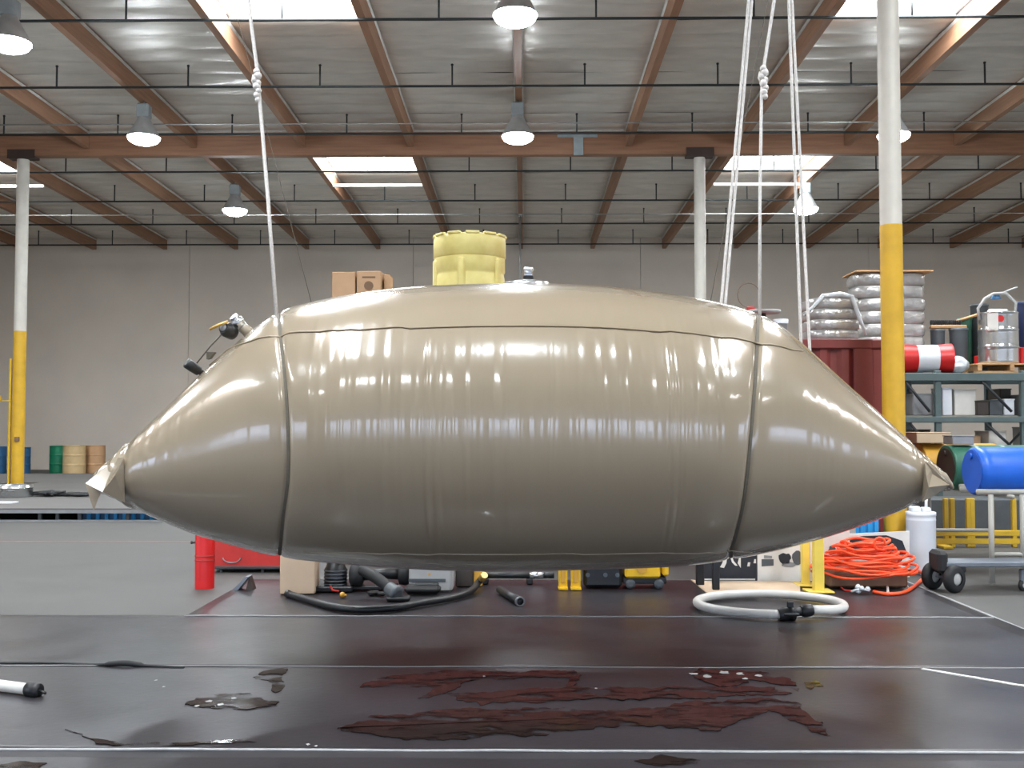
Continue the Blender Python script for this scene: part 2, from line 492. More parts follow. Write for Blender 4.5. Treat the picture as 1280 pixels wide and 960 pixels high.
# sprinkler branch lines with sprigs
PY = [15.9, 18.9, 21.8, 24.8, 27.8, 30.7, 33.8]
plabs = ['black sprinkler pipe crossing the large bright skylights', 'black sprinkler pipe midway along the purlins before the girder on columns',
         'black sprinkler pipe just in front of the girder on columns', 'black sprinkler pipe just beyond the girder, under the far skylights',
         'second black sprinkler pipe beyond the girder on columns', 'third black sprinkler pipe beyond the girder on columns',
         'black sprinkler pipe closest to the back wall']
for y, lab in zip(PY, plabs):
    z = 7.745 - .021 * (y - 18.9)
    t = thing('sprinkler_pipe', lab, 'pipe', (0, y, z), group='sprinkler pipes under the roof')
    m = MB(); m.tube([(-XW + .05, 0, 0), (XW - .05, 0, 0)], .023, 8); m.build('branch_line', M['pipe_dark'], t)
    k0 = -8
    for k in range(-8, 8):
        x = PX0 + PSP * (k + .5)
        h = deck(y) - z - .08
        m = MB(); m.tube([(x, 0, 0), (x, 0, h)], .017, 6); m.lathe([(.016, 0), (.026, .012), (.026, .03), (.012, .04)], 8, (x, 0, h - .03))
        m.build('sprig', M['pipe_dark'], t)
# pale conduits
for y, z, lab in ((27.0, 6.97 + .05, 'thin pale electrical conduit beyond the girder on columns'), (20.6, 7.55, 'thin pale electrical conduit in front of the girder on columns')):
    m = MB(); m.tube([(-XW + .05, y, z), (XW - .05, y, z)], .014, 6)
    tag(m.build('electrical_conduit', M['galv']), lab, 'conduit')
pt = at(650, 276, 30.0); pb = at(650, 372, 30.0)
m = MB(); m.tube([(pt.x, 30, deck(30) - .42), (pt.x, 30, pb.z - .5)], .03, 8)
m.lathe([(.06, 0), (.06, .05)], 10, (pt.x, 30, deck(30) - .48))
tag(m.build('drop_conduit', M['galv']), 'thin vertical conduit dropping from the roof behind the tank vent', 'conduit')

# high-bay lamps
def make_lamp(label, x, y, tilt=0.0, hang=0.7):
    ztop = deck(y) - .42
    zr = ztop - hang
    t = thing('high_bay_lamp', label, 'lamp', (x, y, zr))
    m = MB(); m.tube([(0, 0, hang), (0, 0, .60)], .02, 8); m.build('stem', M['galv'], t)
    m = MB(); m.rbox((0, 0, .50), (.24, .24, .28), .03); m.build('ballast_box', M['ballast'], t)
    m = MB(); m.lathe([(.11, .42), (.13, .34), (.19, .22), (.26, .10), (.31, 0.0), (.315, -.01), (.30, -.005), (.25, .10), (.18, .22), (.11, .34)], 28, caps=False)
    m.build('reflector', M['bell'], t)
    m = MB(); m.lathe([(.302, .004), (.302, -.03), (.27, -.08), (.19, -.125), (.10, -.15), (.005, -.16)], 28); m.build('lens', M['lens'], t)
    return t
LP = [('high-bay lamp hung on the centre purlin over the large skylights', -.12, 14.2), ('high-bay lamp hung beside the sprinkler pipe on the rope side of the hall', -7.62, 15.1),
      ('lit high-bay lamp in front of the girder, beside the single knotted rope', -7.38, 19.9), ('lit high-bay lamp hung on the centre purlin in front of the girder', -.12, 19.9),
      ('lit high-bay lamp half hidden behind the thick yellow and white column', 7.12, 19.9), ('lit high-bay lamp beyond the girder, above the drums by the wall', -7.36, 26.2),
      ('high-bay lamp with pale reflector below the far skylight by the column ropes', 7.13, 26.2), ('high-bay lamp above the tank behind the photographer', -.12, 3.0),
      ('high-bay lamp near the dock doors by the left wall', -7.35, 3.0), ('high-bay lamp near the dock doors by the right wall', 7.1, 3.0)]
for lab, x, y in LP: make_lamp(lab, x, y)

# columns
def column(label, px, Y, rpx):
    x = (px - VPX) / FPX * Y; r = rpx / FPX * Y
    zt = deck(Y) - .02 - .57
    t = thing('steel_column', label, 'column', (x, Y, 0))
    m = MB(); m.lathe([(r, 3.62), (r, zt - .06)], 28); m.build('white_shaft', M['whitepaint'], t)
    m = MB(); m.lathe([(r + .003, .02), (r + .003, 3.62)], 28); m.build('yellow_band', M['yellowpaint'], t)
    m = MB(); m.rbox((0, 0, .01), (.28, .26, .02), .004); m.build('base_plate', M['yellowpaint'], t)
    m = MB(); m.rbox((0, 0, zt - .02), (.62, .24, .05), .006)
    m.box((0, .125, zt + .05), (.62, .012, .2)); m.box((0, -.125, zt + .05), (.62, .012, .2)); m.build('cap_saddle', M['capsteel'], t)
    return t, x, r
colR, xR, rR = column('thick yellow and white steel column behind the tank tip, beside the red container', 1115, 11.0, 13.3)
colM, xM, rM = column('white steel column rising behind the top of the tank', 876, 23.2, 7.0)
colL, xL, rL = column('slender yellow and white steel column standing in the low platform', 20, 23.2, 7.4)
m = MB(); m.rbox((-.02 - rL * 1.25, -.02, 1.6), (.05, .06, 2.8), .006); m.build('conduit_channel', M['yelguard'], colL)
m = MB(); m.rbox((rL * .4, -rL - .03, 1.2), (.10, .06, .10), .01); m.build('junction_box', M['card_dark'], colL)
m = MB(); m.tube([(-.45, -.05, 2.05), (-.1, -.05, 2.05)], .015, 6); m.rbox((-.42, -.05, 2.1), (.10, .1, .12), .02); m.build('side_bracket', M['yelguard'], colL)

# ------------------------------------------------------------------ dark membrane sheets on the floor
def sheet(label, x0, x1, y0, y1, z, near, far, near_pts=None):
    t = thing('ground_sheet', label, 'sheet', ((x0 + x1) / 2, y0, 0), group='dark membrane sheets on the floor')
    m = MB(); nx, nyy = 60, 20; vs = []; fs = []
    for j in range(nyy + 1):
        for i in range(nx + 1):
            x = x0 + (x1 - x0) * i / nx; y = y0 + (y1 - y0) * j / nyy
            if j == 0: y += .015 * noise.noise(Vector((x * .8, y0, 3)))
            zz = z + .0035 * noise.noise(Vector((x * 1.1, y * 1.6, z * 90)))
            vs.append((x, y, zz))
    for j in range(nyy):
        for i in range(nx):
            a = j * (nx + 1) + i; fs.append((a, a + 1, a + nx + 2, a + nx + 1))
    n0 = len(vs)
    edge = [i for i in range(nx + 1)] + [j * (nx + 1) + nx for j in range(1, nyy + 1)] + [nyy * (nx + 1) + i for i in range(nx - 1, -1, -1)] + [j * (nx + 1) for j in range(nyy - 1, 0, -1)]
    for e in edge: vs.append((vs[e][0], vs[e][1], 0.0))
    ne = len(edge)
    for q in range(ne):
        fs.append((edge[q], n0 + q, n0 + (q + 1) % ne, edge[(q + 1) % ne]))
    m.add(vs, fs, True); m.build('membrane', M['sheet'], t, True)
    if near:
        pts = [(x0 + (x1 - x0) * i / 90, y0 + .012 + .015 * noise.noise(Vector((x0 + (x1 - x0) * i / 90 * .8, y0, 3))), z + .004 + .003 * noise.noise(Vector((i * .3, y0, 5)))) for i in range(91)]
        m = MB(); m.tube(pts, near, 6); m.build('weld_edge', M['hem'], t, True)
    return t
sheet('dark membrane sheet under the hoses, with the white edge behind the wet stains', -2.66, 3.64, 8.17, 10.15, .007, .006, 0)
sheet('dark membrane sheet below the tank with the lifted edge', -7.0, 3.66, 6.47, 8.22, .009, .0035, 0)
sheet('wet dark membrane sheet carrying the red-brown puddles', -7.0, 3.66, 4.80, 6.52, .011, .008, 0)
sheet('dark membrane sheet in front of the long white weld line', -7.0, 3.66, 2.2, 4.83, .013, 0, 0)
# right-hand joint line and red line in the concrete
m = MB(); m.box((3.67, 8.5, .004), (.025, 4.2, .008)); tag(m.build('trim_1', M['hem']), 'pale edge strip along the dark membrane sheets', kind='structure')
m = MB(); g = gnd(0, 677); m.box((-4, g.y, .002), (14, .03, .004)); tag(m.build('trim_2', M['joint']), 'thin reddish line across the concrete floor', kind='structure')

# puddles
def puddle(label, pts, z, seed, wob=.03):
    P = [gnd(px, py, z) for px, py in pts]
    out = []
    n = len(P)
    for i in range(n):
        a, c = P[i], P[(i + 1) % n]
        L = (c - a).length; k = max(2, int(L / .016))
        for q in range(k):
            p = a.lerp(c, q / k)
            out.append((p.x + wob * 1.5 * noise.noise(Vector((p.x * 5, p.y * 5, seed))) + wob * .9 * noise.noise(Vector((p.x * 22, p.y * 22, seed))),
                        p.y + wob * 2.4 * noise.noise(Vector((p.x * 4, p.y * 7, seed + 40))) + wob * 1.3 * noise.noise(Vector((p.x * 16, p.y * 26, seed + 9))) + wob * .5 * noise.noise(Vector((p.x * 50, p.y * 50, seed + 3)))))
    ar = sum(out[i][0] * out[(i + 1) % len(out)][1] - out[(i + 1) % len(out)][0] * out[i][1] for i in range(len(out)))
    if ar < 0: out = out[::-1]
    m = MB(); m.prism(out, z - .004, z)
    return tag(m.build('puddle', M['water']), label, 'puddle', 'puddles on the membrane')
PZ = .0165
puddle('long dark puddle with a hooked end below the tank', [(446, 858), (470, 846), (560, 838), (720, 838), (728, 842), (716, 858), (708, 858), (712, 846), (590, 849), (560, 866), (525, 872), (545, 858)], PZ, 1, .02)
puddle('broad reddish puddle stretching along the front sheet', [(420, 912), (460, 895), (640, 884), (780, 886), (960, 872), (1000, 880), (1040, 922), (1020, 914), (960, 888), (900, 912), (780, 906), (600, 922), (500, 925)], PZ, 2, .03)
puddle('ragged puddle with pale flecks beside the hooked puddle', [(228, 878), (256, 868), (300, 868), (352, 874), (340, 884), (300, 888), (260, 886)], PZ, 3, .03)
puddle('small branching puddle before the long hooked puddle', [(316, 848), (330, 838), (362, 836), (352, 846), (358, 860), (346, 866), (338, 852)], PZ, 4, .02)
puddle('ragged puddle with pale flecks under the right sling', [(858, 842), (880, 836), (950, 838), (985, 846), (1000, 862), (980, 858), (940, 850), (900, 858), (880, 850)], PZ, 5, .025)
puddle('thin wet streak behind the broad reddish puddle', [(560, 868), (700, 858), (860, 860), (960, 856), (990, 866), (860, 872), (700, 874), (600, 880)], PZ, 6, .03)
puddle('tiny puddle near the white strip end', [(1003, 853), (1018, 850), (1030, 857), (1014, 862)], PZ, 7, .015)
puddle('wet trail of specks along the white weld line', [(80, 912), (110, 925), (150, 927), (240, 927), (300, 925), (320, 928), (200, 931), (120, 930)], PZ, 8, .015)
puddle('low wet smear in front of the white weld line', [(790, 950), (830, 944), (880, 950), (868, 955), (810, 955)], .0185, 9, .02)
puddle('wet smear at the corner of the front sheet', [(0, 955), (30, 949), (60, 953), (44, 962), (2, 966)], .0185, 10, .02)

# ------------------------------------------------------------------ the tan pillow tank
Y0 = 7.0
TOP = [(104, 606), (116, 594), (130, 581), (155, 556), (200, 509), (240, 466), (270, 438), (300, 414), (345, 390), (400, 375), (480, 362), (560, 356), (650, 354), (740, 356), (820, 364), (880, 374), (930, 386), (975, 403), (1010, 430), (1050, 465), (1100, 510), (1140, 550), (1165, 580), (1188, 605)]
BOT = [(104, 610), (125, 617), (180, 645), (240, 671), (300, 686), (350, 697), (400, 703), (480, 709), (560, 713), (650, 714), (760, 712), (850, 708), (900, 702), (960, 691), (1020, 678), (1080, 660), (1130, 640), (1165, 619), (1188, 608)]
XL, XR = -2.73, 2.68
NX, NT = 900, 160
def bdep(s):
    q = abs(s); k = .05                # straight cone from the sling to the tip, eased at the shoulder
    lin_ = max(0.0, q - .40) / .60
    e = .5 * ((q - .40) + math.sqrt((q - .40) ** 2 + k * k)) / .62
    return 1.16 - .72 * min(1, e)
def sexp(X): return 2.0 / 2.2
def section(X, bb, a, t):
    e = sexp(X); c = math.cos(t); s = math.sin(t)
    return bb * math.copysign(abs(c) ** e, c), a * math.copysign(abs(s) ** e, s)
def fit(TOPe, BOTe, N):
    cc = []
    for i in range(N + 1):
        X = XL + (XR - XL) * i / N
        s = (X - (XL + XR) / 2) / ((XR - XL) / 2)
        bb = bdep(s)
        yt = yb = Y0 - bb * bb / Y0
        a = .5; dz = 0
        for it in range(8):
            pxt = VPX + FPX * X / yt; pxb = VPX + FPX * X / yb
            d1 = ray(pxt, lerp_tab(TOPe, pxt)); m1 = d1.z / d1.y
            d2 = ray(pxb, lerp_tab(BOTe, pxb)); m2 = d2.z / d2.y
            # (m1*Y0-dz)^2 = a^2+m1^2 b^2 ; (m2*Y0-dz)^2 = a^2+m2^2 b^2
            den = 2 * Y0 * (m1 - m2)
            dz = ((m1 * m1 - m2 * m2) * (Y0 * Y0 - bb * bb)) / den if abs(den) > 1e-6 else m1 * Y0
            a = math.sqrt(max((m1 * Y0 - dz) ** 2 - m1 * m1 * bb * bb, .0004))
            yt = Y0 - bb * bb * m1 / (m1 * Y0 - dz) if abs(m1 * Y0 - dz) > .02 else Y0 - bb * .7
            yb = Y0 - bb * bb * m2 / (m2 * Y0 - dz) if abs(m2 * Y0 - dz) > .02 else Y0 - bb * .7
            yt = min(max(yt, Y0 - bb), Y0 + bb); yb = min(max(yb, Y0 - bb), Y0 + bb)
        cc.append([X, a, dz, bb])
    w = max(1, N // 90)
    for q in range(2):                 # smooth a and dz along the length
        for c in (1, 2):
            v = [r[c] for r in cc]
            for i in range(N + 1):
                h = min(i, N - i, w)
                cc[i][c] = sum(v[i - h:i + h + 1]) / (2 * h + 1)
    return cc
GX = list(range(100, 1193, 6))
TT = [(x, smooth_tab(TOP, x)) for x in GX]; BB = [(x, smooth_tab(BOT, x)) for x in GX]
Te, Be = list(TT), list(BB)
for rnd_i in range(6):                 # measure the outline and correct the two curves
    cc = fit(Te, Be, 260)
    hi = {}; lo = {}
    for X, a, dz, bb in cc:
        for j in range(72):
            t = 2 * PI * j / 72
            q1, q2 = section(X, bb, a, t)
            px, py = proj((X, Y0 - q1, EYE.z + dz + q2))
            q = round((px - 100) / 6)
            hi[q] = min(hi.get(q, 1e9), py); lo[q] = max(lo.get(q, -1e9), py)
    for q in range(len(GX)):
        if q in hi:
            Te[q] = (GX[q], Te[q][1] + .7 * max(-15, min(15, TT[q][1] - hi[q])))
            Be[q] = (GX[q], Be[q][1] + .7 * max(-15, min(15, BB[q][1] - lo[q])))
    for T in (Te, Be):
        v = [y for _, y in T]
        for q in range(1, len(v) - 1): T[q] = (T[q][0], (v[q - 1] + 2 * v[q] + v[q + 1]) / 4)
    for q in range(len(GX)):
        if Be[q][1] - Te[q][1] < 2:
            mid = (Be[q][1] + Te[q][1]) / 2; Te[q] = (GX[q], mid - 1); Be[q] = (GX[q], mid + 1)
cols = fit(Te, Be, NX)
# straight (ruled) cones from just outside each sling to the tips: upper outline and the forward edge run straight
ZU = [r[2] + r[1] for r in cols]; ZL = [r[2] - r[1] for r in cols]; ZC = [r[2] for r in cols]
def i_of(X): return int(round((X - XL) / (XR - XL) * NX))
def straighten(arr, i0, i1, w):
    v0, v1 = arr[i0], arr[i1]
    for i in range(min(i0, i1), max(i0, i1) + 1):
        f = (i - i0) / (i1 - i0)
        arr[i] = arr[i] * (1 - w) + (v0 + (v1 - v0) * f) * w
for X0_, it in ((-1.62, 6), (1.62, NX - 6)):
    straighten(ZU, i_of(X0_), it, .6); straighten(ZC, i_of(X0_), it, .95); straighten(ZL, i_of(X0_), it, .25)
def boxblur(arr, w):
    v = list(arr)
    for i in range(len(v)):
        h = min(i, len(v) - 1 - i, w); arr[i] = sum(v[i - h:i + h + 1]) / (2 * h + 1)
for arr in (ZU, ZC, ZL):
    boxblur(arr, 12); boxblur(arr, 12)
for i in range(NX + 1):
    ZC[i] = min(max(ZC[i], ZL[i] + .012), ZU[i] - .012)
    cols[i][1] = (ZU[i] - ZL[i]) / 2; cols[i][2] = ZC[i]
def half_heights(X):
    u = (X - XL) / (XR - XL) * NX
    i = max(0, min(NX - 1, int(u))); f = u - i
    g = lambda a: a[i] * (1 - f) + a[i + 1] * f
    return g(ZU) - g(ZC), g(ZC) - g(ZL)
def col_at(X):
    u = (X - XL) / (XR - XL) * NX
    i = max(0, min(NX - 1, int(u))); f = u - i
    return [cols[i][c] * (1 - f) + cols[i + 1][c] * f for c in range(4)]
def base_pt(X, t):                     # t = 0 faces the camera, +pi/2 up
    _, a, dz, bb = col_at(X)
    au, al = half_heights(X)
    q1, q2 = section(X, bb, au if t >= 0 else al, t)
    return Vector((X, Y0 - q1, EYE.z + dz + q2))
def x_on_front(px_of_py, t, X0):
    X = X0
    for _ in range(6):
        p = base_pt(X, t); pr = proj(p)
        X += (px_of_py(pr[1]) - pr[0]) / FPX * p.y
    return X
STL = [(388, 347), (430, 351), (480, 356), (540, 359), (600, 359), (650, 353), (698, 349)]
STR = [(388, 948), (450, 946), (500, 943), (550, 939), (600, 934), (640, 928), (695, 914)]
def strap_x(tab, X0):
    fr = {}
    out = []
    for j in range(NT + 1):
        t = -PI + 2 * PI * j / NT
        tt = max(-PI / 2, min(PI / 2, t))
        if tt not in fr: fr[tt] = x_on_front(lambda py: smooth_tab(tab, py), tt, X0)
        out.append(fr[tt])
    # behind the tank: ease from bottom value to top value
    for j in range(NT + 1):
        t = -PI + 2 * PI * j / NT
        if abs(t) > PI / 2:
            top = fr[PI / 2]; bot = fr[-PI / 2]
            u = (abs(t) - PI / 2) / (PI / 2)
            mid = (top + bot) / 2
            out[j] = (top if t > 0 else bot) * (1 - u) + mid * u
    return out
sxL = strap_x(STL, -1.38); sxR = strap_x(STR, 1.32)
rnd = random.Random(11)
rip = [(2 * PI / rnd.uniform(.035, .16), rnd.uniform(0, 6.28), rnd.uniform(.4, 1.0)) for _ in range(16)]
def ripple(X):
    v = 0
    for w, p, k in rip: v += k * math.sin(w * X + p) / (w * .012)
    return v / 16 * .011
creases = [(533, 1.0), (545, .8), (549, .8), (688, .45), (693, .45), (838, .9), (848, 1.0), (853, .7)]
crx = [((p - VPX) / FPX * (Y0 - 1.12), k) for p, k in creases]
def gauss(x, s): return math.exp(-x * x / (2 * s * s))
def sstep(a, b2, x):
    t = max(0, min(1, (x - a) / (b2 - a))); return t * t * (3 - 2 * t)
def bag_pt(X, j):
    t = -PI + 2 * PI * j / NT
    p = base_pt(X, t)
    _, a, dz, bb = col_at(X)
    n = Vector((0, -math.cos(t) / bb, math.sin(t) / max(a, .05))).normalized()
    d = 0.0
    front = max(0, math.cos(t))
    zr = math.sin(t)
    inner = sstep(sxL[j] + .05, sxL[j] + .25, X) * (1 - sstep(sxR[j] - .25, sxR[j] - .05, X))
    amp = front * (.28 + .72 * inner) * gauss(zr - .10, .42)
    e = min(1, a / .3)
    mod = .5 + 1.1 * noise.noise(Vector((X * 1.9, zr * .8, 2)))
    d += ripple(X + .006 * zr) * amp * e * max(.10, mod)
    for cx, k in crx:
        m = sstep(-.95, -.75, zr) * (1 - sstep(.15, .62, zr)) * front
        if k >= .9: m = sstep(-.9, -.6, zr) * (1 - sstep(.35, .6, zr)) * front
        d -= .005 * k * gauss(X - cx - .012 * noise.noise(Vector((zr * 2, cx, 0))), .0085) * m
    for sx in (sxL[j], sxR[j]):
        q = X - sx
        d -= (.016 * gauss(q, .014) + .007 * gauss(q, .05) - .003 * gauss(q, .14)) * min(1, .35 + .65 * front + (.4 if t < 0 else 0))
    # crumpled corners at both tips
    ends = sstep(.86, .97, abs((X - (XL + XR) / 2) / ((XR - XL) / 2)))
    if ends > 0:
        d += ends * (.026 * noise.noise(Vector((X * 13, t * 1.5, 4))) + .012 * noise.noise(Vector((X * 26, t * 3, 9)))) * min(1, a / .1)
    d += .006 * noise.noise(Vector((X * .9, t * .9, 8)))
    return p + n * d
bag = thing('pillow_tank', 'huge tan inflated fabric pillow tank hanging in two slings above the floor', 'fabric tank', (0, Y0, .5))
vs = []; fs = []
for i in range(NX + 1):
    X = cols[i][0]
    for j in range(NT): vs.append(bag_pt(X, j))
for i in range(NX):
    for j in range(NT):
        a = i * NT + j; c = i * NT + (j + 1) % NT
        fs.append((a, c, c + NT, a + NT))
fs.append(tuple(range(NT))[::-1]); fs.append(tuple(range(NX * NT, (NX + 1) * NT)))
m = MB(); m.add(vs, fs, True); m.build('fabric_shell', M['bag'], bag, True)
def surf(X, t, off=0.0):
    j = (t + PI) / (2 * PI) * NT; j0 = int(j); f = j - j0
    p = bag_pt(X, j0 % NT).lerp(bag_pt(X, (j0 + 1) % NT), f)
    _, a, dz, bb = col_at(X)
    n = Vector((0, -math.cos(t) / bb, math.sin(t) / max(a, .05))).normalized()
    return p + n * off
def surf_px(px, py, off=0.0):          # point of the near side seen at a pixel
    best = None
    for k in range(0, 181):
        t = -PI / 2 + PI * k / 180
        X = x_on_front(lambda q: px, t, (px - VPX) / FPX * (Y0 - 1))
        pr = proj(base_pt(X, t)); e = abs(pr[1] - py)
        if best is None or e < best[0]: best = (e, X, t)
    return surf(best[1], best[2], off), best[1], best[2]
SEAM = [(262, 447), (300, 431), (345, 419), (420, 413), (500, 410), (560, 408.5), (640, 408), (760, 410), (830, 414), (900, 421), (955, 430), (1000, 439), (1014, 441)]
pts = []
for k in range(0, 61):
    px = 262 + (1014 - 262) * k / 60
    pts.append(surf_px(px, smooth_tab(SEAM, px), .0025)[0])
m = MB(); m.tube(pts, .0065, 6); m.build('top_seam', M['bagseam'], bag, True)
pts = [surf_px(380 + 560 * k / 40, 693 - .00004 * (380 + 560 * k / 40 - 660) ** 2, .001)[0] for k in range(41)]
m = MB(); m.tube(pts, .0045, 6); m.build('bottom_seam', M['bag'], bag, True)
# folded fabric ears at the tips
def ear(pl, th=.012):
    m = MB(); P = [at(*q) for q in pl]; m.plate(P, (0, th, 0)); return m
ear([(128, 612, 6.52), (122, 624, 6.52), (117, 638, 6.52), (112, 622, 6.53), (107, 604, 6.54), (118, 600, 6.54)], .006).build('corner_flap', M['bag'], bag, True)
m = MB()
A = [at(155, 572, 6.42), at(146, 572, 6.52), at(107, 604, 6.50), at(128, 615, 6.40), at(144, 594, 6.37), at(136, 621, 6.50), at(156, 628, 6.43)]
m.add(A, [(4, 3, 2, 1, 0), (5, 2, 3), (6, 3, 4, 0), (6, 5, 3), (2, 5, 6, 0, 1)]); m.build('corner_fold', M['bag'], bag, True)
m = MB()
A = [at(1156, 576, 6.44), at(1168, 582, 6.52), at(1187, 606, 6.48), at(1161, 609, 6.37), at(1158, 596, 6.37), at(1170, 618, 6.50), at(1152, 628, 6.44)]
m.add(A, [(0, 1, 2, 3, 4), (3, 2, 5), (0, 4, 3, 6), (3, 5, 6), (1, 0, 6, 5, 2)]); m.build('corner_fold', M['bag'], bag, True)
# vent on top
vb = surf(.02, PI / 2 - .12)
vent = MB(); vent.lathe([(.15, -.02), (.15, .004), (.075, .008), (.075, .02)], 24, vb); vo = vent.build('vent_flange', M['steel'], bag, True)
vp = at(660.5, 354, vb.y)
k = vb.y / FPX
m = MB(); m.lathe([(6.5 * k, -.02), (6.5 * k, 9 * k)], 18, vp); m.build('vent_collar', M['black'], bag, True)
m = MB(); m.lathe([(5.6 * k, 9 * k), (5.6 * k, 14 * k), (6.6 * k, 14.5 * k), (6.4 * k, 18.5 * k), (4.5 * k, 20.5 * k), (1 * k, 21 * k)], 18, vp); m.build('vent_cap', M['chrome'], bag, True)
# filling valve on the shoulder and two capped fittings on a chain
yv = 6.75
k = yv / FPX
val = thing('fill_valve', 'black and silver fill valve with brass handle', 'x', at(288, 412, yv)); del val['category']; del val['label']
val.parent = bag; val.location = val.location - bag.location
val['label'] = 'black valve with silver coupling and brass handle'
ax = Vector((-.35, -.9, .25)).normalized()
c0 = at(285, 413, yv - .06)
m = MB(); m.lathe([(5 * k, -.06), (9 * k, -.05), (9.5 * k, .02), (7 * k, .04), (6.5 * k, .05)], 20, c0, ax); m.build('valve_body', M['black'], val, True)
m = MB(); m.lathe([(4.4 * k, .045), (4.4 * k, .058), (1 * k, .06)], 16, c0, ax); m.build('valve_port', M['grey'], val, True)
c1 = at(299, 404, yv)
m = MB(); m.lathe([(7 * k, -.06), (7 * k, .0), (8 * k, .005), (8 * k, .03), (5.5 * k, .035), (5.5 * k, .06)], 18, c1, (-.5, -.5, .7)); m.build('coupling', M['chrome'], val, True)
m = MB(); m.tube([at(302, 408, yv), at(316, 420, yv + .05)], [6 * k, 9 * k], 12); m.build('spout', M['bag'], val, True)
m = MB(); m.tube([at(262, 412, yv - .12), at(274, 406, yv - .12), at(285, 402, yv - .12)], [1.6 * k, 1.9 * k, 1.7 * k], 8); m.build('handle', M['brass'], val, True)
m = MB(); m.lathe([(6 * k, -.05), (6.5 * k, 0), (6.5 * k, .05), (3 * k, .055)], 16, at(241, 459, yv), (-.6, -.6, .5)); m.tube([at(242, 459, yv), at(252, 466, yv + .04)], 4 * k, 10); m.build('drain_cap', M['black'], bag, True)
m = MB(); m.plate([at(258, 440, yv), at(268, 440, yv), at(262, 448, yv), at(258, 449, yv)], (0, .05, 0)); m.build('fabric_loop', M['strap'], bag, True)
m = MB(); m.tube([at(246, 454, yv - .03), at(262, 434, yv - .03), at(277, 418, yv - .05)], .9 * k, 6); m.build('tether_chain', M['strap'], bag, True)

# slings
def sling(label, sx):
    t = thing('lifting_sling', label, 'sling', (sx[NT // 2], Y0, .5))
    m = MB(); vs = []; fs = []
    for j in range(NT):
        for dx, of in ((-.009, .001), (-.009, .005), (.009, .005), (.009, .001)):
            tt = -PI + 2 * PI * j / NT
            X = sx[j] + dx
            p = bag_pt(X, j)
            _, a, dz, bb = col_at(X)
            n = Vector((0, -math.cos(tt) / bb, math.sin(tt) / max(a, .05))).normalized()
            vs.append(p + n * of)
    for j in range(NT):
        for q in range(4):
            a = j * 4 + q; c = j * 4 + (q + 1) % 4; d = ((j + 1) % NT) * 4
            fs.append((a, c, d + (q + 1) % 4, d + q))
    m.add(vs, fs); m.build('webbing', M['strap'], t, True)
    return t
sling('thin grey sling creasing the tank under the single knotted rope', sxL)
sling('thin grey sling creasing the tank under the group of ropes', sxR)

# ropes
def rope(label, pts, r, knots=(), mt='rope'):
    pts = [Vector(p) for p in pts]
    t = thing('rope', label, 'rope', pts[0])
    m = MB(); m.tube(pts, r, 7); m.build('line', M[mt], t, True)
    for kp in knots:
        q = MB()
        for (dx, dz, rr) in ((0, .0, .024), (.008, -.028, .028), (-.012, -.055, .022), (.012, -.075, .02), (.0, -.10, .027), (.014, -.13, .022), (.004, -.16, .024), (.010, -.19, .02)):
            q.lathe([(rr * .3, -rr), (rr * .8, -rr * .6), (rr, 0), (rr * .8, rr * .6), (rr * .3, rr)], 9, Vector(kp) + Vector((dx, -.005, dz)))
        q.tube([Vector(kp) + Vector((-.02, 0, -.02)), Vector(kp) + Vector((-.03, 0, -.06)), Vector(kp) + Vector((-.01, 0, -.11))], .008, 6)
        q.build('knot', M['rope'], t, True)
    return t
def up(p, q, z):                                   # continue p->q up to height z
    p = Vector(p); q = Vector(q); d = q - p
    return q + d * ((z - q.z) / d.z)
ZT = deck(7) - .10
sl_top = surf(sxL[NT * 3 // 4 - 6], PI / 2 - .28, .005)
p1 = at(324, 120, 6.9); p0 = at(313, 22, 6.9)
rope('single white rope with a knot rising from the sling near the fill valve', [up(p1, p0, ZT), p0, at(322, 92, 6.9), p1, at(335, 250, 6.88), sl_top + Vector((0, 0, -.01))], .013, [at(321, 90, 6.9)])
sr_top = surf(sxR[NT * 3 // 4 - 6], PI / 2 - .28, .005)
p1 = at(952, 118, 6.9); p0 = at(968, 0, 6.9)
q1 = at(955, 84, 6.9)
rope('knotted white rope above the right-hand sling, between two rope pairs', [up(q1, p0, ZT), p0, q1, p1, at(950, 250, 6.88), sr_top + Vector((0, 0, -.01))], .011, [at(954, 86, 6.9)])
yb = 7.75
for (a, c, lab) in (((936, 0), (901, 385), 'white rope of the leaning pair beside the white column'), ((940, 0), (906, 387), 'white rope of the leaning pair next to the knotted rope'),
                    ((986, 0), (1001, 418), 'white rope of the steep pair next to the knotted rope'), ((990, 0), (1012, 432), 'white rope of the steep pair beside the wrapped stack')):
    A = at(a[0], a[1], yb); B = at(c[0], c[1], yb)
    Bd = B + (B - A).normalized() * .35
    rope(lab, [up(B, A, ZT), A, B, Bd], .0115)
A = at(330, 150, 9.5); B = at(372, 312, 9.5)
rope('thin faint cord hanging beyond the single knotted rope', [up(B, A, deck(9.5) - .10), A, B, B + (B - A) * .45], .0028, (), 'strap')
A = at(918, 220, 9.5); B = at(888, 378, 9.5)
rope('thin faint cord hanging beside the white column', [up(B, A, deck(9.5) - .10), A, B, B + (B - A) * .4], .0035, (), 'strap')

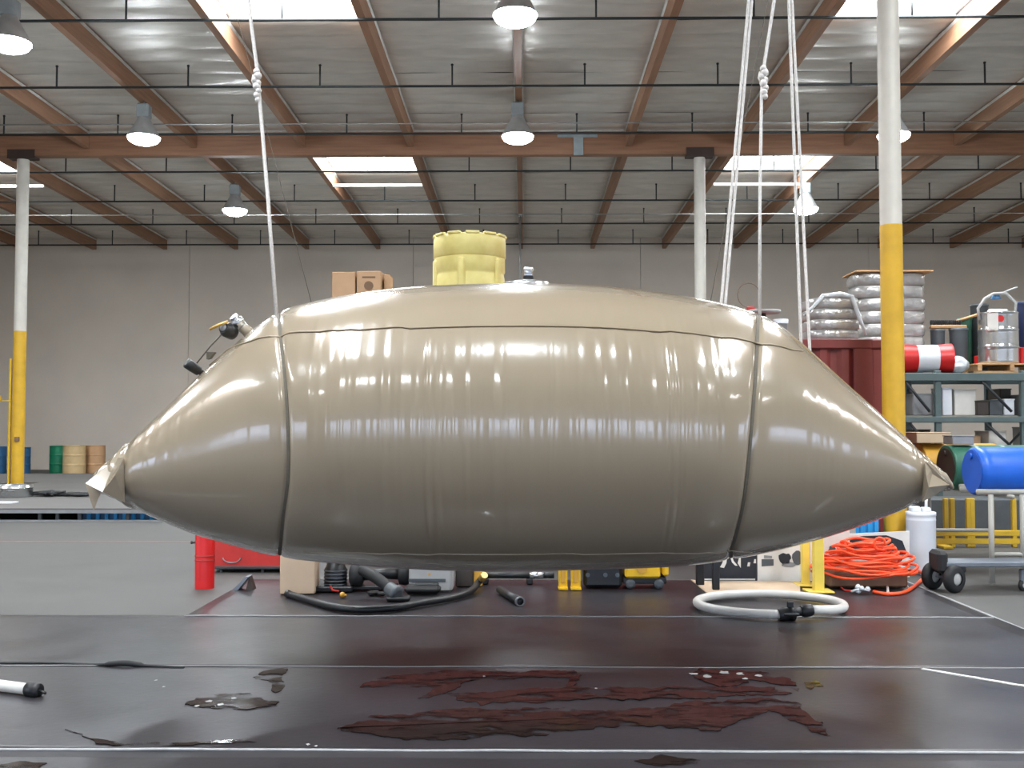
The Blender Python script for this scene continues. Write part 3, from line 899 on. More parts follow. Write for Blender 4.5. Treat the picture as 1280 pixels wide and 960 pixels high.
# ------------------------------------------------------------------ red container behind, with what stands on it
CX0, CX1, CY0, CY1, CZ = -2.1, 3.965, 11.5, 13.94, 2.46
ct = thing('shipping_container', 'red corrugated steel shipping container behind the tank', 'container', ((CX0 + CX1) / 2, (CY0 + CY1) / 2, 0))
def corr(x0, x1, y, z0, z1, dep, axis='x'):
    m = MB(); P = []; x = x0; st = 0
    seq = [(.07, 0), (.05, 1), (.07, 1), (.05, 0)]
    P.append((x, 0)); k = 0
    while x < x1 - .001:
        w, d = seq[k % 4]; x = min(x1, x + w); P.append((x, d * dep)); k += 1
    vs = []
    for (u, d) in P:
        vs += [(u, y + d, z0), (u, y + d, z1)] if axis == 'x' else [(y + d, u, z0), (y + d, u, z1)]
    return m.add(vs, [(2 * i, 2 * i + 2, 2 * i + 3, 2 * i + 1) for i in range(len(P) - 1)])
corr(CX0 + .1, CX1 - .3, CY0 + .03, .15, CZ - .1, .035).build('side_panel', M['redcont'], ct, True)
corr(CX0 + .1, CX1 - .1, CY1 - .03, .15, CZ - .1, -.035).build('side_panel', M['redcont'], ct, True)
corr(CY0 + .1, CY1 - .1, CX1 - .03, .15, CZ - .1, -.03, 'y').build('end_panel', M['redcont'], ct, True)
corr(CY0 + .1, CY1 - .1, CX0 + .03, .15, CZ - .1, .03, 'y').build('end_panel', M['redcont'], ct, True)
m = MB(); m.box(((CX0 + CX1) / 2, (CY0 + CY1) / 2, CZ - .03), (CX1 - CX0 - .1, CY1 - CY0 - .1, .04)); m.build('roof_panel', M['redcont'], ct, True)
m = MB(); m.rbox((CX1 - .2, CY0 + .035, CZ / 2), (.24, .05, CZ - .2), .01); m.build('door_post_panel', M['redcont'], ct, True)
for y in (CY0 + .03, CY1 - .03):
    for z, h in ((CZ - .055, .11), (.09, .16)):
        m = MB(); m.rbox(((CX0 + CX1) / 2, y, z), (CX1 - CX0 - .2, .06, h), .01); m.build('side_rail', M['redcont'], ct, True)
for x in (CX0 + .06, CX1 - .06):
    for y in (CY0 + .06, CY1 - .06):
        m = MB(); m.rbox((x, y, CZ / 2), (.12, .12, CZ - .24), .012); m.build('corner_post', M['redcont'], ct, True)
        for z in (.06, CZ - .06):
            m = MB(); m.rbox((x, y, z), (.16, .15, .12), .02); m.build('corner_casting', M['redcont'], ct, True)
CTZ = CZ + .001

def drum_profile(r, h):
    return [(r * .94, .0), (r, .012), (r, .05), (r, h * .33 - .05), (r, h * .33 - .015), (r + .012, h * .33), (r, h * .33 + .015), (r, h * .33 + .05), (r, h * .66 - .05), (r, h * .66 - .015), (r + .012, h * .66), (r, h * .66 + .015), (r, h * .66 + .05), (r, h - .06), (r, h - .02), (r + .008, h - .01), (r + .004, h), (r - .02, h), (r - .025, h - .015)]

def pallet(label, loc, sx, sy, group=None):
    t = thing('wooden_pallet', label, 'pallet', loc, group=group)
    for i in range(7):
        m = MB(); m.rbox((0, -sy / 2 + .05 + i * (sy - .1) / 6, .125), (sx, .09, .02), .003); m.build('slat', M['wood'], t)
    for i in (-1, 0, 1):
        m = MB(); m.rbox((i * (sx / 2 - .05), 0, .072), (.06, sy, .085), .003); m.build('stringer', M['wood'], t)
    for i in (-1, 0, 1):
        m = MB(); m.rbox((0, i * (sy / 2 - .06), .015), (sx, .09, .029), .003); m.build('bottom_slat', M['wood'], t)
    return t
# yellow overpack drum on a pallet
yd = 12.2; dx = at(587, 330, yd).x; dr = 45.5 / FPX * yd
ztop = at(587, 293, yd - .2).z
pallet('wooden pallet under the yellow drum on the container', (dx, yd, CTZ), 1.0, 1.0)
z0 = CTZ + .137; H = ztop - z0
dk = thing('overpack_drum', 'pale yellow plastic overpack drum standing high behind the tank', 'drum', (dx, yd, z0))
hl = .27
m = MB(); m.lathe([(dr * .90, 0), (dr * .93, .03), (dr * .93, .12), (dr * .965, .15), (dr * .965, H - hl - .22), (dr * .95, H - hl - .20), (dr * .95, H - hl - .17), (dr * .98, H - hl - .15), (dr * .98, H - hl)], 40)
m.build('body', M['drumyel'], dk)
m = MB(); m.lathe([(dr * .95, H - hl), (dr, H - hl + .02), (dr, H - hl + .20), (dr * .985, H - .02), (dr * .95, H - .01), (dr * .93, H - .03), (.02, H - .03)], 40); m.build('lid', M['drumyel'], dk)
for i in range(12):
    a = 2 * PI * i / 12 + .13
    m = MB(); m.rbox((dr * .955 * math.cos(a), dr * .955 * math.sin(a), H - .008), (.05, .16, .03), .006, (0, 0, a)); m.build('lid_lug', M['drumyel'], dk)
for a in (-PI / 2 - .18, -PI / 2 + .95, -PI / 2 - 1.25, PI / 2, PI / 4, 3 * PI / 4):
    m = MB(); m.rbox((dr * .97 * math.cos(a), dr * .97 * math.sin(a), (H - hl) / 2 + .03), (.05, .09, H - hl - .10), .02, (0, 0, a)); m.build('rib', M['drumyel'], dk)
# cardboard cartons on the container
yc = 11.95
def carton(label, px0, px1, pytop, Y, zbase, dep, rz=0, mt='card', group='cartons on the container'):
    A = at(px0, pytop, Y); B = at(px1, pytop, Y)
    w = B.x - A.x; h = A.z - zbase
    t = thing('cardboard_box', label, 'box', ((A.x + B.x) / 2, Y + dep / 2, zbase), rz, group)
    m = MB(); m.rbox((0, 0, h / 2), (w, dep, h), .006); m.build('carton_body', M[mt], t)
    m = MB(); m.box((0, 0, h + .0012), (.05, dep - .02, .002)); m.build('tape', M['card_dark'], t)
    for s in (-1, 1):
        m = MB(); m.box((s * w * .25, 0, h + .003), (w * .46, dep - .012, .004)); m.build('flap', M[mt], t)
    return t, w, h
zb = CTZ
carton('plain cardboard box on the container, farther from the yellow drum', 415, 444, 340, yc, zb, .40)
t, w, h = carton('printed cardboard box on the container, nearer to the yellow drum', 446, 476, 339, yc, zb, .36)
m = MB(); m.box((0, -.181, h - .07), (w * .55, .003, .02)); m.lathe([(.055, 0), (.055, .003)], 12, (0, -.180, h - .17), (0, -1, 0)); m.build('print_mark', M['card_dark'], t)
carton('narrow cardboard box peeping out beside the printed box', 480, 487, 343, yc + .12, zb, .30)
# shallow white tray, small board and wire loop at the container end
A = at(934, 388, 11.9); B = at(977, 388, 11.9)
r = (B.x - A.x) / 2; cx = (A.x + B.x) / 2; zt = at(955, 389, 11.9).z
t = thing('round_tray', 'pale flat round tray on a dark pedestal behind the tank', 'tray', (cx, 11.95, CTZ))
m = MB(); m.lathe([(r * .9, zt - CTZ - .02), (r, zt - CTZ - .01), (r, zt - CTZ + .012), (r * .97, zt - CTZ + .012), (r * .9, zt - CTZ)], 28); m.build('dish', M['greylight'], t)
m = MB(); m.lathe([(.10, 0), (.10, .02), (.03, .04), (.03, zt - CTZ - .02)], 14); m.build('pedestal', M['drumend'], t)
m = MB(); m.rbox((-r * .75, 0, zt - CTZ + .035), (.09, .06, .045), .01); m.build('red_clip', M['red2'], t)
pts = [Vector((-r * .75, 0, zt - CTZ + .05)) + Vector((-.02 + .16 * math.cos(a) * .8, 0, .14 + .14 * math.sin(a))) for a in [-PI / 2 - i * (1.5 * PI) / 14 for i in range(15)]]
m = MB(); m.tube(pts, .005, 5); m.build('wire_loop', M['card_dark'], t)
A = at(967, 399, 11.75); B = at(986, 405, 11.75)
zt = A.z
t = thing('white_can', 'small white flat-topped tub behind the right end of the tank', 'tub', ((A.x + B.x) / 2, 11.78, CTZ))
r = (B.x - A.x) / 2
m = MB(); m.lathe([(r * .8, 0), (r * .86, zt - CTZ - .05)], 20); m.build('tub_body', M['grey'], t)
m = MB(); m.lathe([(r, zt - CTZ - .05), (r, zt - CTZ), (r * .8, zt - CTZ + .002)], 20); m.build('lid', M['white'], t)

# stacks in stretch wrap
def wrapped(label, px0, px1, py0, py1, Y, dep, n, seed, lean=0.0, taper=0.0):
    A = at(px0, py1, Y); B = at(px1, py0, Y)
    w = B.x - A.x; h = B.z - A.z
    t = thing('wrapped_stack', label, 'wrapped stack', ((A.x + B.x) / 2, Y + dep / 2, A.z))
    rr = random.Random(seed)
    lh = h / n
    for i in range(n):
        m = MB(); k = 28; vs = []; fs = []
        ox = lean * i / n + rr.uniform(-.015, .015); tp = 1 - taper * (1 - i / n)
        ring = [(.95, .0), (1.0, .14), (1.015, .5), (1.0, .86), (.95, 1.0)]
        for (s, hh) in ring:
            for q in range(k):
                a = 2 * PI * q / k
                ca, sa = math.cos(a), math.sin(a)
                e = .45
                x = math.copysign(abs(ca) ** e, ca) * w / 2 * s * tp; y = math.copysign(abs(sa) ** e, sa) * dep / 2 * s * tp
                nn = noise.noise(Vector((a * 2, i * 3 + hh * 2, seed))) * .018
                vs.append((ox + x * (1 + nn), y * (1 + nn), (i + hh) * lh))
        for g in range(len(ring) - 1):
            for q in range(k): fs.append((g * k + q, g * k + (q + 1) % k, (g + 1) * k + (q + 1) % k, (g + 1) * k + q))
        fs.append(tuple(range(k))[::-1]); fs.append(tuple(range(4 * k, 5 * k)))
        m.add(vs, fs, True); m.build('wrapped_layer', M['wrap'], t)
    return t, w, h
A = at(1048, 426, 11.8)
t, w, h = wrapped('low stack of trays in clear stretch wrap on the red container', 1014, 1078, 374, 427.5, 11.72, .62, 4, 3)
t.location.z = CTZ
m = MB(); m.tube([(-w * .62, -.30, .28), (-w * .45, -.32, .38), (-w * .25, -.3, h + .02), (.05, -.28, h + .035), (w * .3, -.3, h + .01), (w * .42, -.33, h * .55), (w * .55, -.34, .05)], [.015, .02, .03, .034, .03, .024, .012], 7); m.build('film_twist', M['clear'], t)

# ------------------------------------------------------------------ shelving rack on the right
RY0, RY1 = 14.5, 15.6
zs = [at(1200, 466, RY0).z, at(1200, 519, RY0).z, .95, .35]
RX = [4.5, 5.74, 6.92, 8.1]
rk = thing('storage_rack', 'grey-green steel storage rack loaded with drums and boxes', 'rack', ((RX[0] + RX[-1]) / 2, RY0, 0))
for x in RX:
    for y in (RY0, RY1):
        m = MB(); m.rbox((x, y, (zs[0] + .03) / 2), (.085, .07, zs[0] + .03), .006)
        m.build('upright', M['rackgrey'], rk, True)
    m = MB()
    for i in range(3):
        za = .3 + i * .6; zb2 = za + .55
        if i % 2: za, zb2 = zb2, za
        m.tube([(x, RY0, za), (x, RY1, zb2)], .016, 6)
    m.build('frame_brace', M['rackdark'], rk, True)
for z in zs:
    for y in (RY0 - .045, RY1 + .045):
        m = MB(); m.rbox(((RX[0] + RX[-1]) / 2, y, z - .06), (RX[-1] - RX[0] + .1, .05, .11 if z == zs[0] else .08), .006); m.build('beam', M['rackgrey'], rk, True)
    for i in range(3):
        x0, x1 = RX[i] + .05, RX[i + 1] - .05
        m = MB(); m.box(((x0 + x1) / 2, (RY0 + RY1) / 2, z - .012), (x1 - x0, RY1 - RY0 - .1, .02)); m.build('shelf_panel', M['rackgrey' if z == zs[0] else 'shelfboard'], rk, True)
for (x0, x1) in ((5.25, 5.62), (6.3, 6.75)):
    m = MB(); m.tube([(x0, RY0 - .02, zs[1] + .52), (x1, RY0 - .02, zs[1] + .05)], .02, 6); m.build('diagonal_brace', M['rackdark'], rk, True)
    m = MB(); m.tube([(x0 + .1, RY0 - .02, zs[1] - .12), (x1, RY0 - .02, zs[2] + .25)], .02, 6); m.build('diagonal_brace', M['rackdark'], rk, True)
T1, T2, T3 = zs[0], zs[1], zs[2]
# mid shelf cartons
def shelf_box(name, label, px0, px1, pyt, Y, dep, zb, mt, cat='box', group='boxes on the middle rack shelf'):
    A = at(px0, pyt, Y); B = at(px1, pyt, Y); w = B.x - A.x; h = A.z - zb
    t = thing(name, label, cat, ((A.x + B.x) / 2, Y + dep / 2, zb), 0, group)
    m = MB(); m.rbox((0, 0, h / 2), (w, dep, h), .008); m.build('box_body', M[mt], t)
    m = MB(); m.rbox((0, 0, h + .006), (w + .012, dep + .012, .018), .004); m.build('lid', M[mt], t)
    return t
shelf_box('storage_box', 'dark grey box on the middle rack shelf beside the column', 1141, 1166, 493, 14.62, .5, T2, 'grey')
shelf_box('storage_box', 'tall narrow white box on the middle rack shelf', 1178, 1190, 486, 14.62, .4, T2, 'white')
shelf_box('storage_box', 'wide cream box with a dark clip on the middle rack shelf', 1193, 1220, 488, 14.66, .45, T2, 'offwhite')
shelf_box('storage_box', 'low brown-grey box before the cream box on the middle rack shelf', 1221, 1236, 502, 14.6, .4, T2, 'drumend')
shelf_box('storage_box', 'low slate grey box on the middle rack shelf', 1237, 1253, 501, 14.6, .4, T2, 'greydark')
shelf_box('storage_box', 'white box next to the slate box on the middle rack shelf', 1255, 1268, 500, 14.6, .4, T2, 'white')
shelf_box('storage_box', 'dark box at the far end of the middle rack shelf', 1283, 1300, 494, 14.62, .5, T2, 'grey')
shelf_box('storage_box', 'grey box raised behind the slate box on the middle rack shelf', 1250, 1264, 487, 15.1, .4, T2, 'drumend')
# lower shelf boxes
g2 = 'boxes on the lower rack shelf'
shelf_box('storage_box', 'pale box with rounded top on the lower rack shelf', 1236, 1258, 540, 14.65, .45, T3, 'offwhite', group=g2)
shelf_box('storage_box', 'brown cardboard box on the lower rack shelf', 1190, 1226, 546, 14.75, .45, T3, 'card', group=g2)
shelf_box('storage_box', 'grey-brown box on the lower rack shelf by the column', 1142, 1163, 538, 14.8, .45, T3, 'drumend', group=g2)
shelf_box('storage_box', 'dull white box at the end of the lower rack shelf', 1284, 1300, 535, 14.75, .45, T3, 'greylight', group=g2)
# top shelf: striped drum lying
Y = 14.72; k = Y / FPX
c = at(1156, 446, Y); rr = 18.5 * k
ds = thing('striped_drum', 'red and white banded drum lying on the top of the rack', 'drum', (c.x, Y, T1 + rr), -.12)
L = 60 * k
for (x0, x1, mt, nm, r0, r1) in ((-L / 2, -L * .18, 'red', 'red_band', 1.0, .93), (-L * .18, L * .24, 'white', 'white_band', .93, .93), (L * .24, L / 2, 'red', 'red_band', .93, 1.0)):
    m = MB(); m.lathe([(rr * r0, x0), (rr * r1, x1)], 28, (0, 0, 0), (1, 0, 0)); m.build(nm, M[mt], ds)
for s in (-1, 1):
    m = MB(); m.lathe([(rr * 1.0, -.012), (rr * 1.0, .012)], 28, (s * L / 2, 0, 0), (1, 0, 0)); m.build('rim', M['red'], ds)
t, w, h = wrapped('tall stack of sacks in stretch wrap on the rack behind the column', 1073, 1163, 336, 464, 14.98, .60, 8, 5, -.02, .12)
t.location.z = T1; 
m = MB(); m.rbox((0, -.02, h + .012), (w * 1.06, .64, .02), .004); m.build('top_board', M['wood'], t)
zst = h
# grey pots, brush, plank, film bag, dark canisters
def pot(name, label, px, pyt, rpx, Y, zb, mt, cat='bucket', rim=True, group=None):
    p = at(px, pyt, Y); k = Y / FPX; h = p.z - zb; r = rpx * k
    t = thing(name, label, cat, (p.x, Y, zb), group=group)
    m = MB(); m.lathe([(r * .84, 0), (r * .88, .01), (r, h - .03), (r, h)], 22); m.build('wall', M[mt], t)
    m = MB(); m.lathe([(r * 1.05, h - .03), (r * 1.05, h), (r * .92, h + .004)], 22); m.build('rim', M[mt], t)
    return t
pot('grey_bucket', 'grey bucket behind the striped drum', 1172, 412, 8.5, 15.25, T1, 'greydark')
pot('grey_bucket', 'tall dark grey bucket above the plastic film bag', 1198, 411, 11, 15.2, T1, 'greydark')
k = 15.15 / FPX
A = at(1163, 411, 15.2); B = at(1208, 411, 15.2)
t = thing('bristle_brush', 'long brush with black bristles up resting across two grey buckets', 'brush', ((A.x + B.x) / 2, 15.22, A.z))
m = MB(); m.rbox((0, 0, .03), (B.x - A.x, .09, .05), .008); m.build('brush_board', M['wood'], t)
for i in range(15):
    m = MB(); x = -(B.x - A.x) * .46 + i * (B.x - A.x) * .80 / 14
    m.lathe([(.014, 0), (.02, .05), (.012, .075)], 7, (x, 0, .052)); m.build('bristle_tuft', M['black'], t)
k = 15.0 / FPX
A = at(1212, 398, 15.35)
pot('dark_canister', 'dark green canister behind the stainless drum pallet', 1206, 398, 8.5, 15.48, T1, 'green', 'canister')
pot('dark_canister', 'black canister with dark lid behind the stainless drum', 1224, 381, 10.5, 15.45, T1, 'rackdark', 'canister')
A = at(1192, 403, 15.4); B = at(1226, 392, 15.3)
m = MB(); m.tube([A + Vector((0, 0, 0)), B], .022, 4); 
tag(m.build('wood_batten', M['wood']), 'pale wooden batten leaning from the brush to the dark canister', 'batten')
# crumpled film bag
c = at(1198, 456, 14.62); k = 14.62 / FPX
m = MB(); vs = []; fs = []; nn, mm = 16, 20
for i in range(nn + 1):
    for j in range(mm):
        a = 2 * PI * j / mm; ph = PI * i / nn
        d = 1 + .35 * noise.noise(Vector((math.cos(a) * 2, math.sin(a) * 2, ph * 2)))
        vs.append((14 * k * math.sin(ph) * math.cos(a) * d, 9 * k * math.sin(ph) * math.sin(a) * d, 11 * k * (1 - math.cos(ph)) * (1 if i else 1)))
for i in range(nn):
    for j in range(mm): fs.append((i * mm + j, i * mm + (j + 1) % mm, (i + 1) * mm + (j + 1) % mm, (i + 1) * mm + j))
m.add(vs, fs, True); o = m.build('film_bag', M['clear']); o.location = (c.x, 14.66, T1); tag(o, 'crumpled clear plastic film bag on the rack top', 'plastic bag')
# stainless drum on a pallet
A = at(1248, 458, 14.95); px_w = 1280
pallet('wooden pallet under the stainless drum on the rack', (at(1250, 460, 14.95).x, 14.92, T1), 1.0, .70)
zb = T1 + .137; k = 14.85 / FPX
r = 23.5 * k; H = at(1249, 391, 14.85).z - zb
sd = thing('steel_drum', 'shiny stainless steel drum with a pump, standing on a pallet on the rack', 'drum', (at(1249, 430, 14.85).x, 14.88, zb))
m = MB(); m.lathe(drum_profile(r, H), 32); m.build('body', M['steel'], sd)
m = MB(); m.lathe([(r * .97, H - .02), (r * .97, H - .012)], 32); m.build('drum_head', M['steel'], sd)
m = MB(); m.box((-r * .62, -r * .80, H * .80), (.14, .006, .24), (0, 0, -.66)); m.build('paper_label', M['offwhite'], sd)
m = MB(); m.lathe([(.05, 0), (.05, .006)], 14, (-r * .30, -r * .955, H * .86), (-.3, -.95, 0)); m.build('red_dot', M['red'], sd)
m = MB(); m.rbox((0, 0, H + .02), (.26, .12, .07), .02); m.build('pump_head', M['white'], sd)
m = MB(); m.lathe([(.07, 0), (.05, .05), (.03, .09)], 12, (-.02, 0, H + .2)); m.build('pump_knob', M['bluedark'], sd)
m = MB(); m.tube([(-r * 1.05, -.05, H - .10), (-r * 1.12, -.05, H + .06), (-r * .75, -.05, H + .20), (-.08, -.05, H + .27), (.10, -.05, H + .28), (.24, -.05, H + .14), (r * .85, -.05, H + .0)], .02, 8); m.build('pump_hose', M['greylight'], sd)
m = MB(); m.tube([(.02, -.05, H + .27), (.2, -.05, H + .34), (.26, -.05, H + .36)], .015, 6); m.build('lever', M['greylight'], sd)
pot('navy_canister', 'navy blue canister with red band beyond the stainless drum', 1283, 378, 12, 15.3, T1, 'navy', 'canister')
m = MB(); p = at(1221, 446, 15.2); m.rbox((p.x, 15.05, T1 + .14 + .07), (.16, .14, .13), .012); tag(m.build('red_carton', M['red']), 'small red carton beside the stainless drum', 'carton')
m = MB(); p = at(1278, 440, 14.8); m.rbox((p.x + .06, 14.9, T1 + .14 + .12), (.14, .14, .24), .012); tag(m.build('red_carton', M['red']), 'red carton at the outer edge of the rack top', 'carton')

# ------------------------------------------------------------------ drums lying on the pipe stand
st = thing('drum_stand', 'grey pipe stand carrying the lying blue, green and ochre drums', 'stand', (4.9, 11.2, 0))
SX = [4.36 + .03, 4.95, 5.45]
def lyrail(y): 
    m = MB(); m.tube([(4.36 if y < 10.8 else 4.56, y, .86), (5.6, y, .86)], .03, 8); m.build('drum_rail', M['standgrey'], st, True)
for y in (10.10, 10.48, 10.98, 11.36, 11.90, 12.28): lyrail(y)
for x in (4.66, 5.55):
    m = MB(); m.tube([(x, 10.0, .82), (x, 12.4, .82)], .022, 8); m.build('end_rail', M['standgrey'], st, True)
for y in (10.05, 12.35):
    for x in (4.47, 4.77, 5.5):
        m = MB(); m.tube([(x, y, 0), (x, y, .84)], .027, 8); m.build('leg', M['standgrey'], st, True)
    m = MB(); m.tube([(4.47, y, .27), (5.5, y, .27)], .022, 8); m.build('cross_bar', M['standgrey'], st, True)
def lying(label, x0, y, r, L, body, end, nm='plastic_drum', plastic=True):
    z = .86 + math.sqrt((r + .03) ** 2 - .19 ** 2) + .002
    t = thing(nm, label, 'drum', (x0, y, z))
    if plastic: prof = [(r * .90, 0), (r * .98, .02), (r, .05), (r, .07), (r * .985, .09), (r, .12), (r, L - .12), (r * .985, L - .09), (r, L - .05), (r * .9, L)]
    else: prof = [(r * .97, 0), (r * 1.02, .008), (r, .025), (r, .06), (r, L * .29), (r, L * .33), (r * 1.03, L * .34), (r, L * .35), (r, L * .39), (r, L * .61), (r, L * .65), (r * 1.03, L * .66), (r, L * .67), (r, L - .02), (r * .97, L)]
    m = MB(); m.lathe(prof, 36, (0, 0, 0), (1, .05, 0)); m.build('body', M[body], t)
    m = MB(); m.lathe([(r * .86, -.006), (r * .86, .012)], 36, (0, 0, 0), (1, .05, 0)); m.build('end_head', M[end], t)
    m = MB(); m.lathe([(.03, -.02), (.03, 0)], 12, (-.004, .0, r * .62), (1, .05, 0)); m.build('bung', M[end], t)
    return t
lying('bright blue plastic drum lying on the pipe stand', 4.40, 10.29, .238, .92, 'blue', 'blue')
lying('dark green drum with a brown end lying behind the blue drum', 4.50, 11.17, .24, .9, 'green', 'drumend', 'steel_barrel', False)
lying('ochre drum lying behind the green drum under the flat box', 4.55, 12.09, .24, .9, 'ochre', 'ochre', 'steel_barrel', False)
zt = .86 + math.sqrt(.27 ** 2 - .19 ** 2) + .242
A = at(1140, 550, 12.0); B = at(1182, 550, 12.0)
t = thing('flat_box', 'flat pale cardboard box lying on the ochre drum', 'box', ((A.x + B.x) / 2, 12.1, zt + .002))
m = MB(); m.rbox((0, 0, .06), (B.x - A.x, .5, .11), .006); m.build('carton_body', M['card_l'], t)
m = MB(); m.rbox((0, 0, .122), (B.x - A.x + .012, .51, .012), .003); m.build('lid', M['card_l'], t)
A = at(1184, 550, 11.2); B = at(1210, 550, 11.2)
t = thing('flat_box', 'small grey flat box lying on the green drum', 'box', ((A.x + B.x) / 2, 11.18, zt + .002))
m = MB(); m.rbox((0, 0, .045), (B.x - A.x, .26, .085), .006); m.build('case_body', M['grey'], t)
m = MB(); m.rbox((0, 0, .094), (B.x - A.x + .01, .27, .012), .003); m.build('lid', M['grey'], t)

# yellow guard frame behind the stand
gy = 13.0
gx0, gx1 = 5.05, 6.4
t = thing('guard_frame', 'low yellow steel guard frame in front of the rack', 'guard rail', ((gx0 + gx1) / 2, gy, 0))
for z in (.07, .17):
    m = MB(); m.rbox(((gx0 + gx1) / 2, gy, z), (gx1 - gx0, .06, .07), .008); m.build('base_rail', M['yelguard'], t, True)
for px in (1182, 1190, 1210, 1215, 1239, 1267):
    x = at(px, 640, gy).x
    m = MB(); m.rbox((x, gy, .30), (.055, .05, .60), .006); m.build('post', M['yelguard'], t, True)
for x in (gx0 + .1, gx1 - .1):
    m = MB(); m.rbox((x, gy, .02), (.12, .5, .035), .006); m.build('foot', M['yelguard'], t, True)
m = MB(); m.rbox((5.9, 13.75, .28), (1.5, .5, .56), .02); tag(m.build('grey_crate', M['greydark']), 'dark grey crate on the floor behind the yellow guard frame', 'crate')

# ------------------------------------------------------------------ floor things on the right
# white cylinder tank
p = gnd(1152, 716); Yw = p.y; k = Yw / FPX; r = 17.5 * k; H = at(1152, 640, Yw).z
t = thing('white_tank', 'tall white plastic cylinder tank with fittings below the tank tip', 'tank', (p.x, Yw, 0))
m = MB(); m.lathe([(r * .96, 0), (r, .02), (r, H * .86), (r * 1.015, H * .87), (r * 1.015, H * .88), (r, H * .89), (r, H * .94), (r * 1.03, H * .95), (r * 1.03, H), (r * .93, H + .006)], 30); m.build('body', M['white'], t)
m = MB(); m.rbox((-.06, 0, H + .03), (.10, .09, .06), .015); m.rbox((.05, 0, H + .025), (.08, .10, .05), .012); m.build('top_fitting', M['white'], t)
m = MB(); m.tube([(.055, 0, H + .03), (.06, 0, H + .15)], .016, 8); m.build('riser_pipe', M['white'], t)
# printed boards: white with black print
def board(label, quad, Yb, th, mt, prints, name='printed_board'):
    P = [at(px, py, Yb) for px, py in quad]
    zmin = min(q.z for q in P)
    t = thing(name, label, 'board', (sum(q.x for q in P) / 4, Yb, max(0, zmin)))
    m = MB(); m.plate(P, (0, th, 0)); m.build('panel', M[mt], t, True)
    for poly, pm in prints:
        m = MB(); m.plate([at(px, py, Yb - .004) for px, py in poly], (0, .003, 0)); m.build('print_mark', M[pm], t, True)
    return t
Yb = gnd(960, 727).y
def blot(cx, cy, rx, ry, seed, n=14):
    return [(cx + rx * math.cos(2 * PI * i / n) * (1 + .5 * noise.noise(Vector((i * 1.7, seed, 0)))), cy + ry * math.sin(2 * PI * i / n) * (1 + .5 * noise.noise(Vector((i * 1.3, seed, 5))))) for i in range(n)]
zf = proj((2, Yb, 0.005))[1]
board('dark board with cut-off white lettering beside the white printed board', [(874, zf), (946, zf), (946, 672), (874, 672)], Yb, .03, 'printblack',
      [([(900, 709), (905, 710), (908, 704), (909, 696), (905, 697), (903, 704)], 'offwhite'), ([(912, 694), (915, 703), (919, 707), (922, 707), (917, 701), (915, 694)], 'offwhite'),
       ([(922, 704), (926, 710), (926, 697), (924, 697)], 'offwhite'), ([(934, 708), (937, 708), (938, 703), (935, 703)], 'offwhite'), ([(942, 704), (945, 704), (945, 699), (943, 699)], 'offwhite'),
       ([(876, zf - 1), (944, zf - 1), (944, zf - 3), (876, zf - 3)], 'offwhite')])
board('white board with smudged black print behind the two yellow posts', [(947, zf), (1062, zf), (1062, 652), (947, 652)], Yb - .01, .025, 'offwhite',
      [([(952, 699), (967, 699), (967, 707), (952, 708)], 'greydark'), ([(955, 694), (965, 695), (965, 698), (955, 698)], 'grey'), (blot(981, 698, 8, 7, 3), 'printblack'), (blot(997, 697, 7, 9, 4), 'greydark'), (blot(986, 706, 9, 3, 6), 'grey'),
       (blot(1040, 688, 5, 6, 8), 'greydark'), (blot(1050, 694, 4, 7, 9), 'grey'), (blot(1036, 700, 3, 5, 12), 'grey')])
Yb2 = gnd(1100, 722).y
zf2 = proj((4, Yb2, 0.005))[1]
board('white board with a large black painted block behind the orange hose', [(1050, zf2), (1137, zf2), (1137, 664), (1050, 668)], Yb2, .03, 'offwhite',
      [([(1054, 690), (1053, 673), (1080, 670), (1108, 669), (1128, 676), (1134, 692), (1126, 702), (1112, 698), (1090, 694), (1070, 692)], 'printblack')])
# blue tarp-covered crate between board and container
t = thing('blue_crate', 'bright blue slatted plastic crate in front of the container end', 'crate', (at(1075, 660, 10.95).x, 11.0, 0))
A = at(1040, 660, 10.9).x; B = at(1099, 660, 10.9).x
m = MB(); m.rbox(((A + B) / 2, 11.08, .30), (B - A - .02, .34, .58), .01); m.build('crate_body', M['cyan'], t, True)
for i in range(7):
    m = MB(); m.rbox((A + .03 + (B - A - .06) * i / 6, 10.90, .31), (.045, .02, .58), .004); m.build('slat', M['cyan'], t, True)
m = MB(); m.rbox((A + (B - A) * .42, 10.885, .33), (.07, .012, .5), .004); m.build('grey_strap', M['greylight'], t, True)
# yellow posts with base plates
for (px, base, w, lab) in ((1007, 733, 10, 'yellow steel post with base plate, farther from the orange hose'), (1023, 741, 13, 'yellow steel post with base plate, nearest the orange hose')):
    p = gnd(px, base - 1, .01); k = p.y / FPX
    t = thing('yellow_post', lab, 'post', (p.x, p.y, .012), group='two yellow posts with base plates')
    m = MB(); m.rbox((0, 0, .46), (w * k, .07, .90), .008); m.build('post_tube', M['yelpost'], t)
    m = MB(); m.rbox((0, 0, .008), (w * k * 2.5, .20, .016), .004); m.build('base_plate', M['yelpost'], t)
    m = MB(); m.rbox((0, 0, .915), (w * k * 1.1, .08, .015), .004); m.build('cap', M['yelpost'], t)
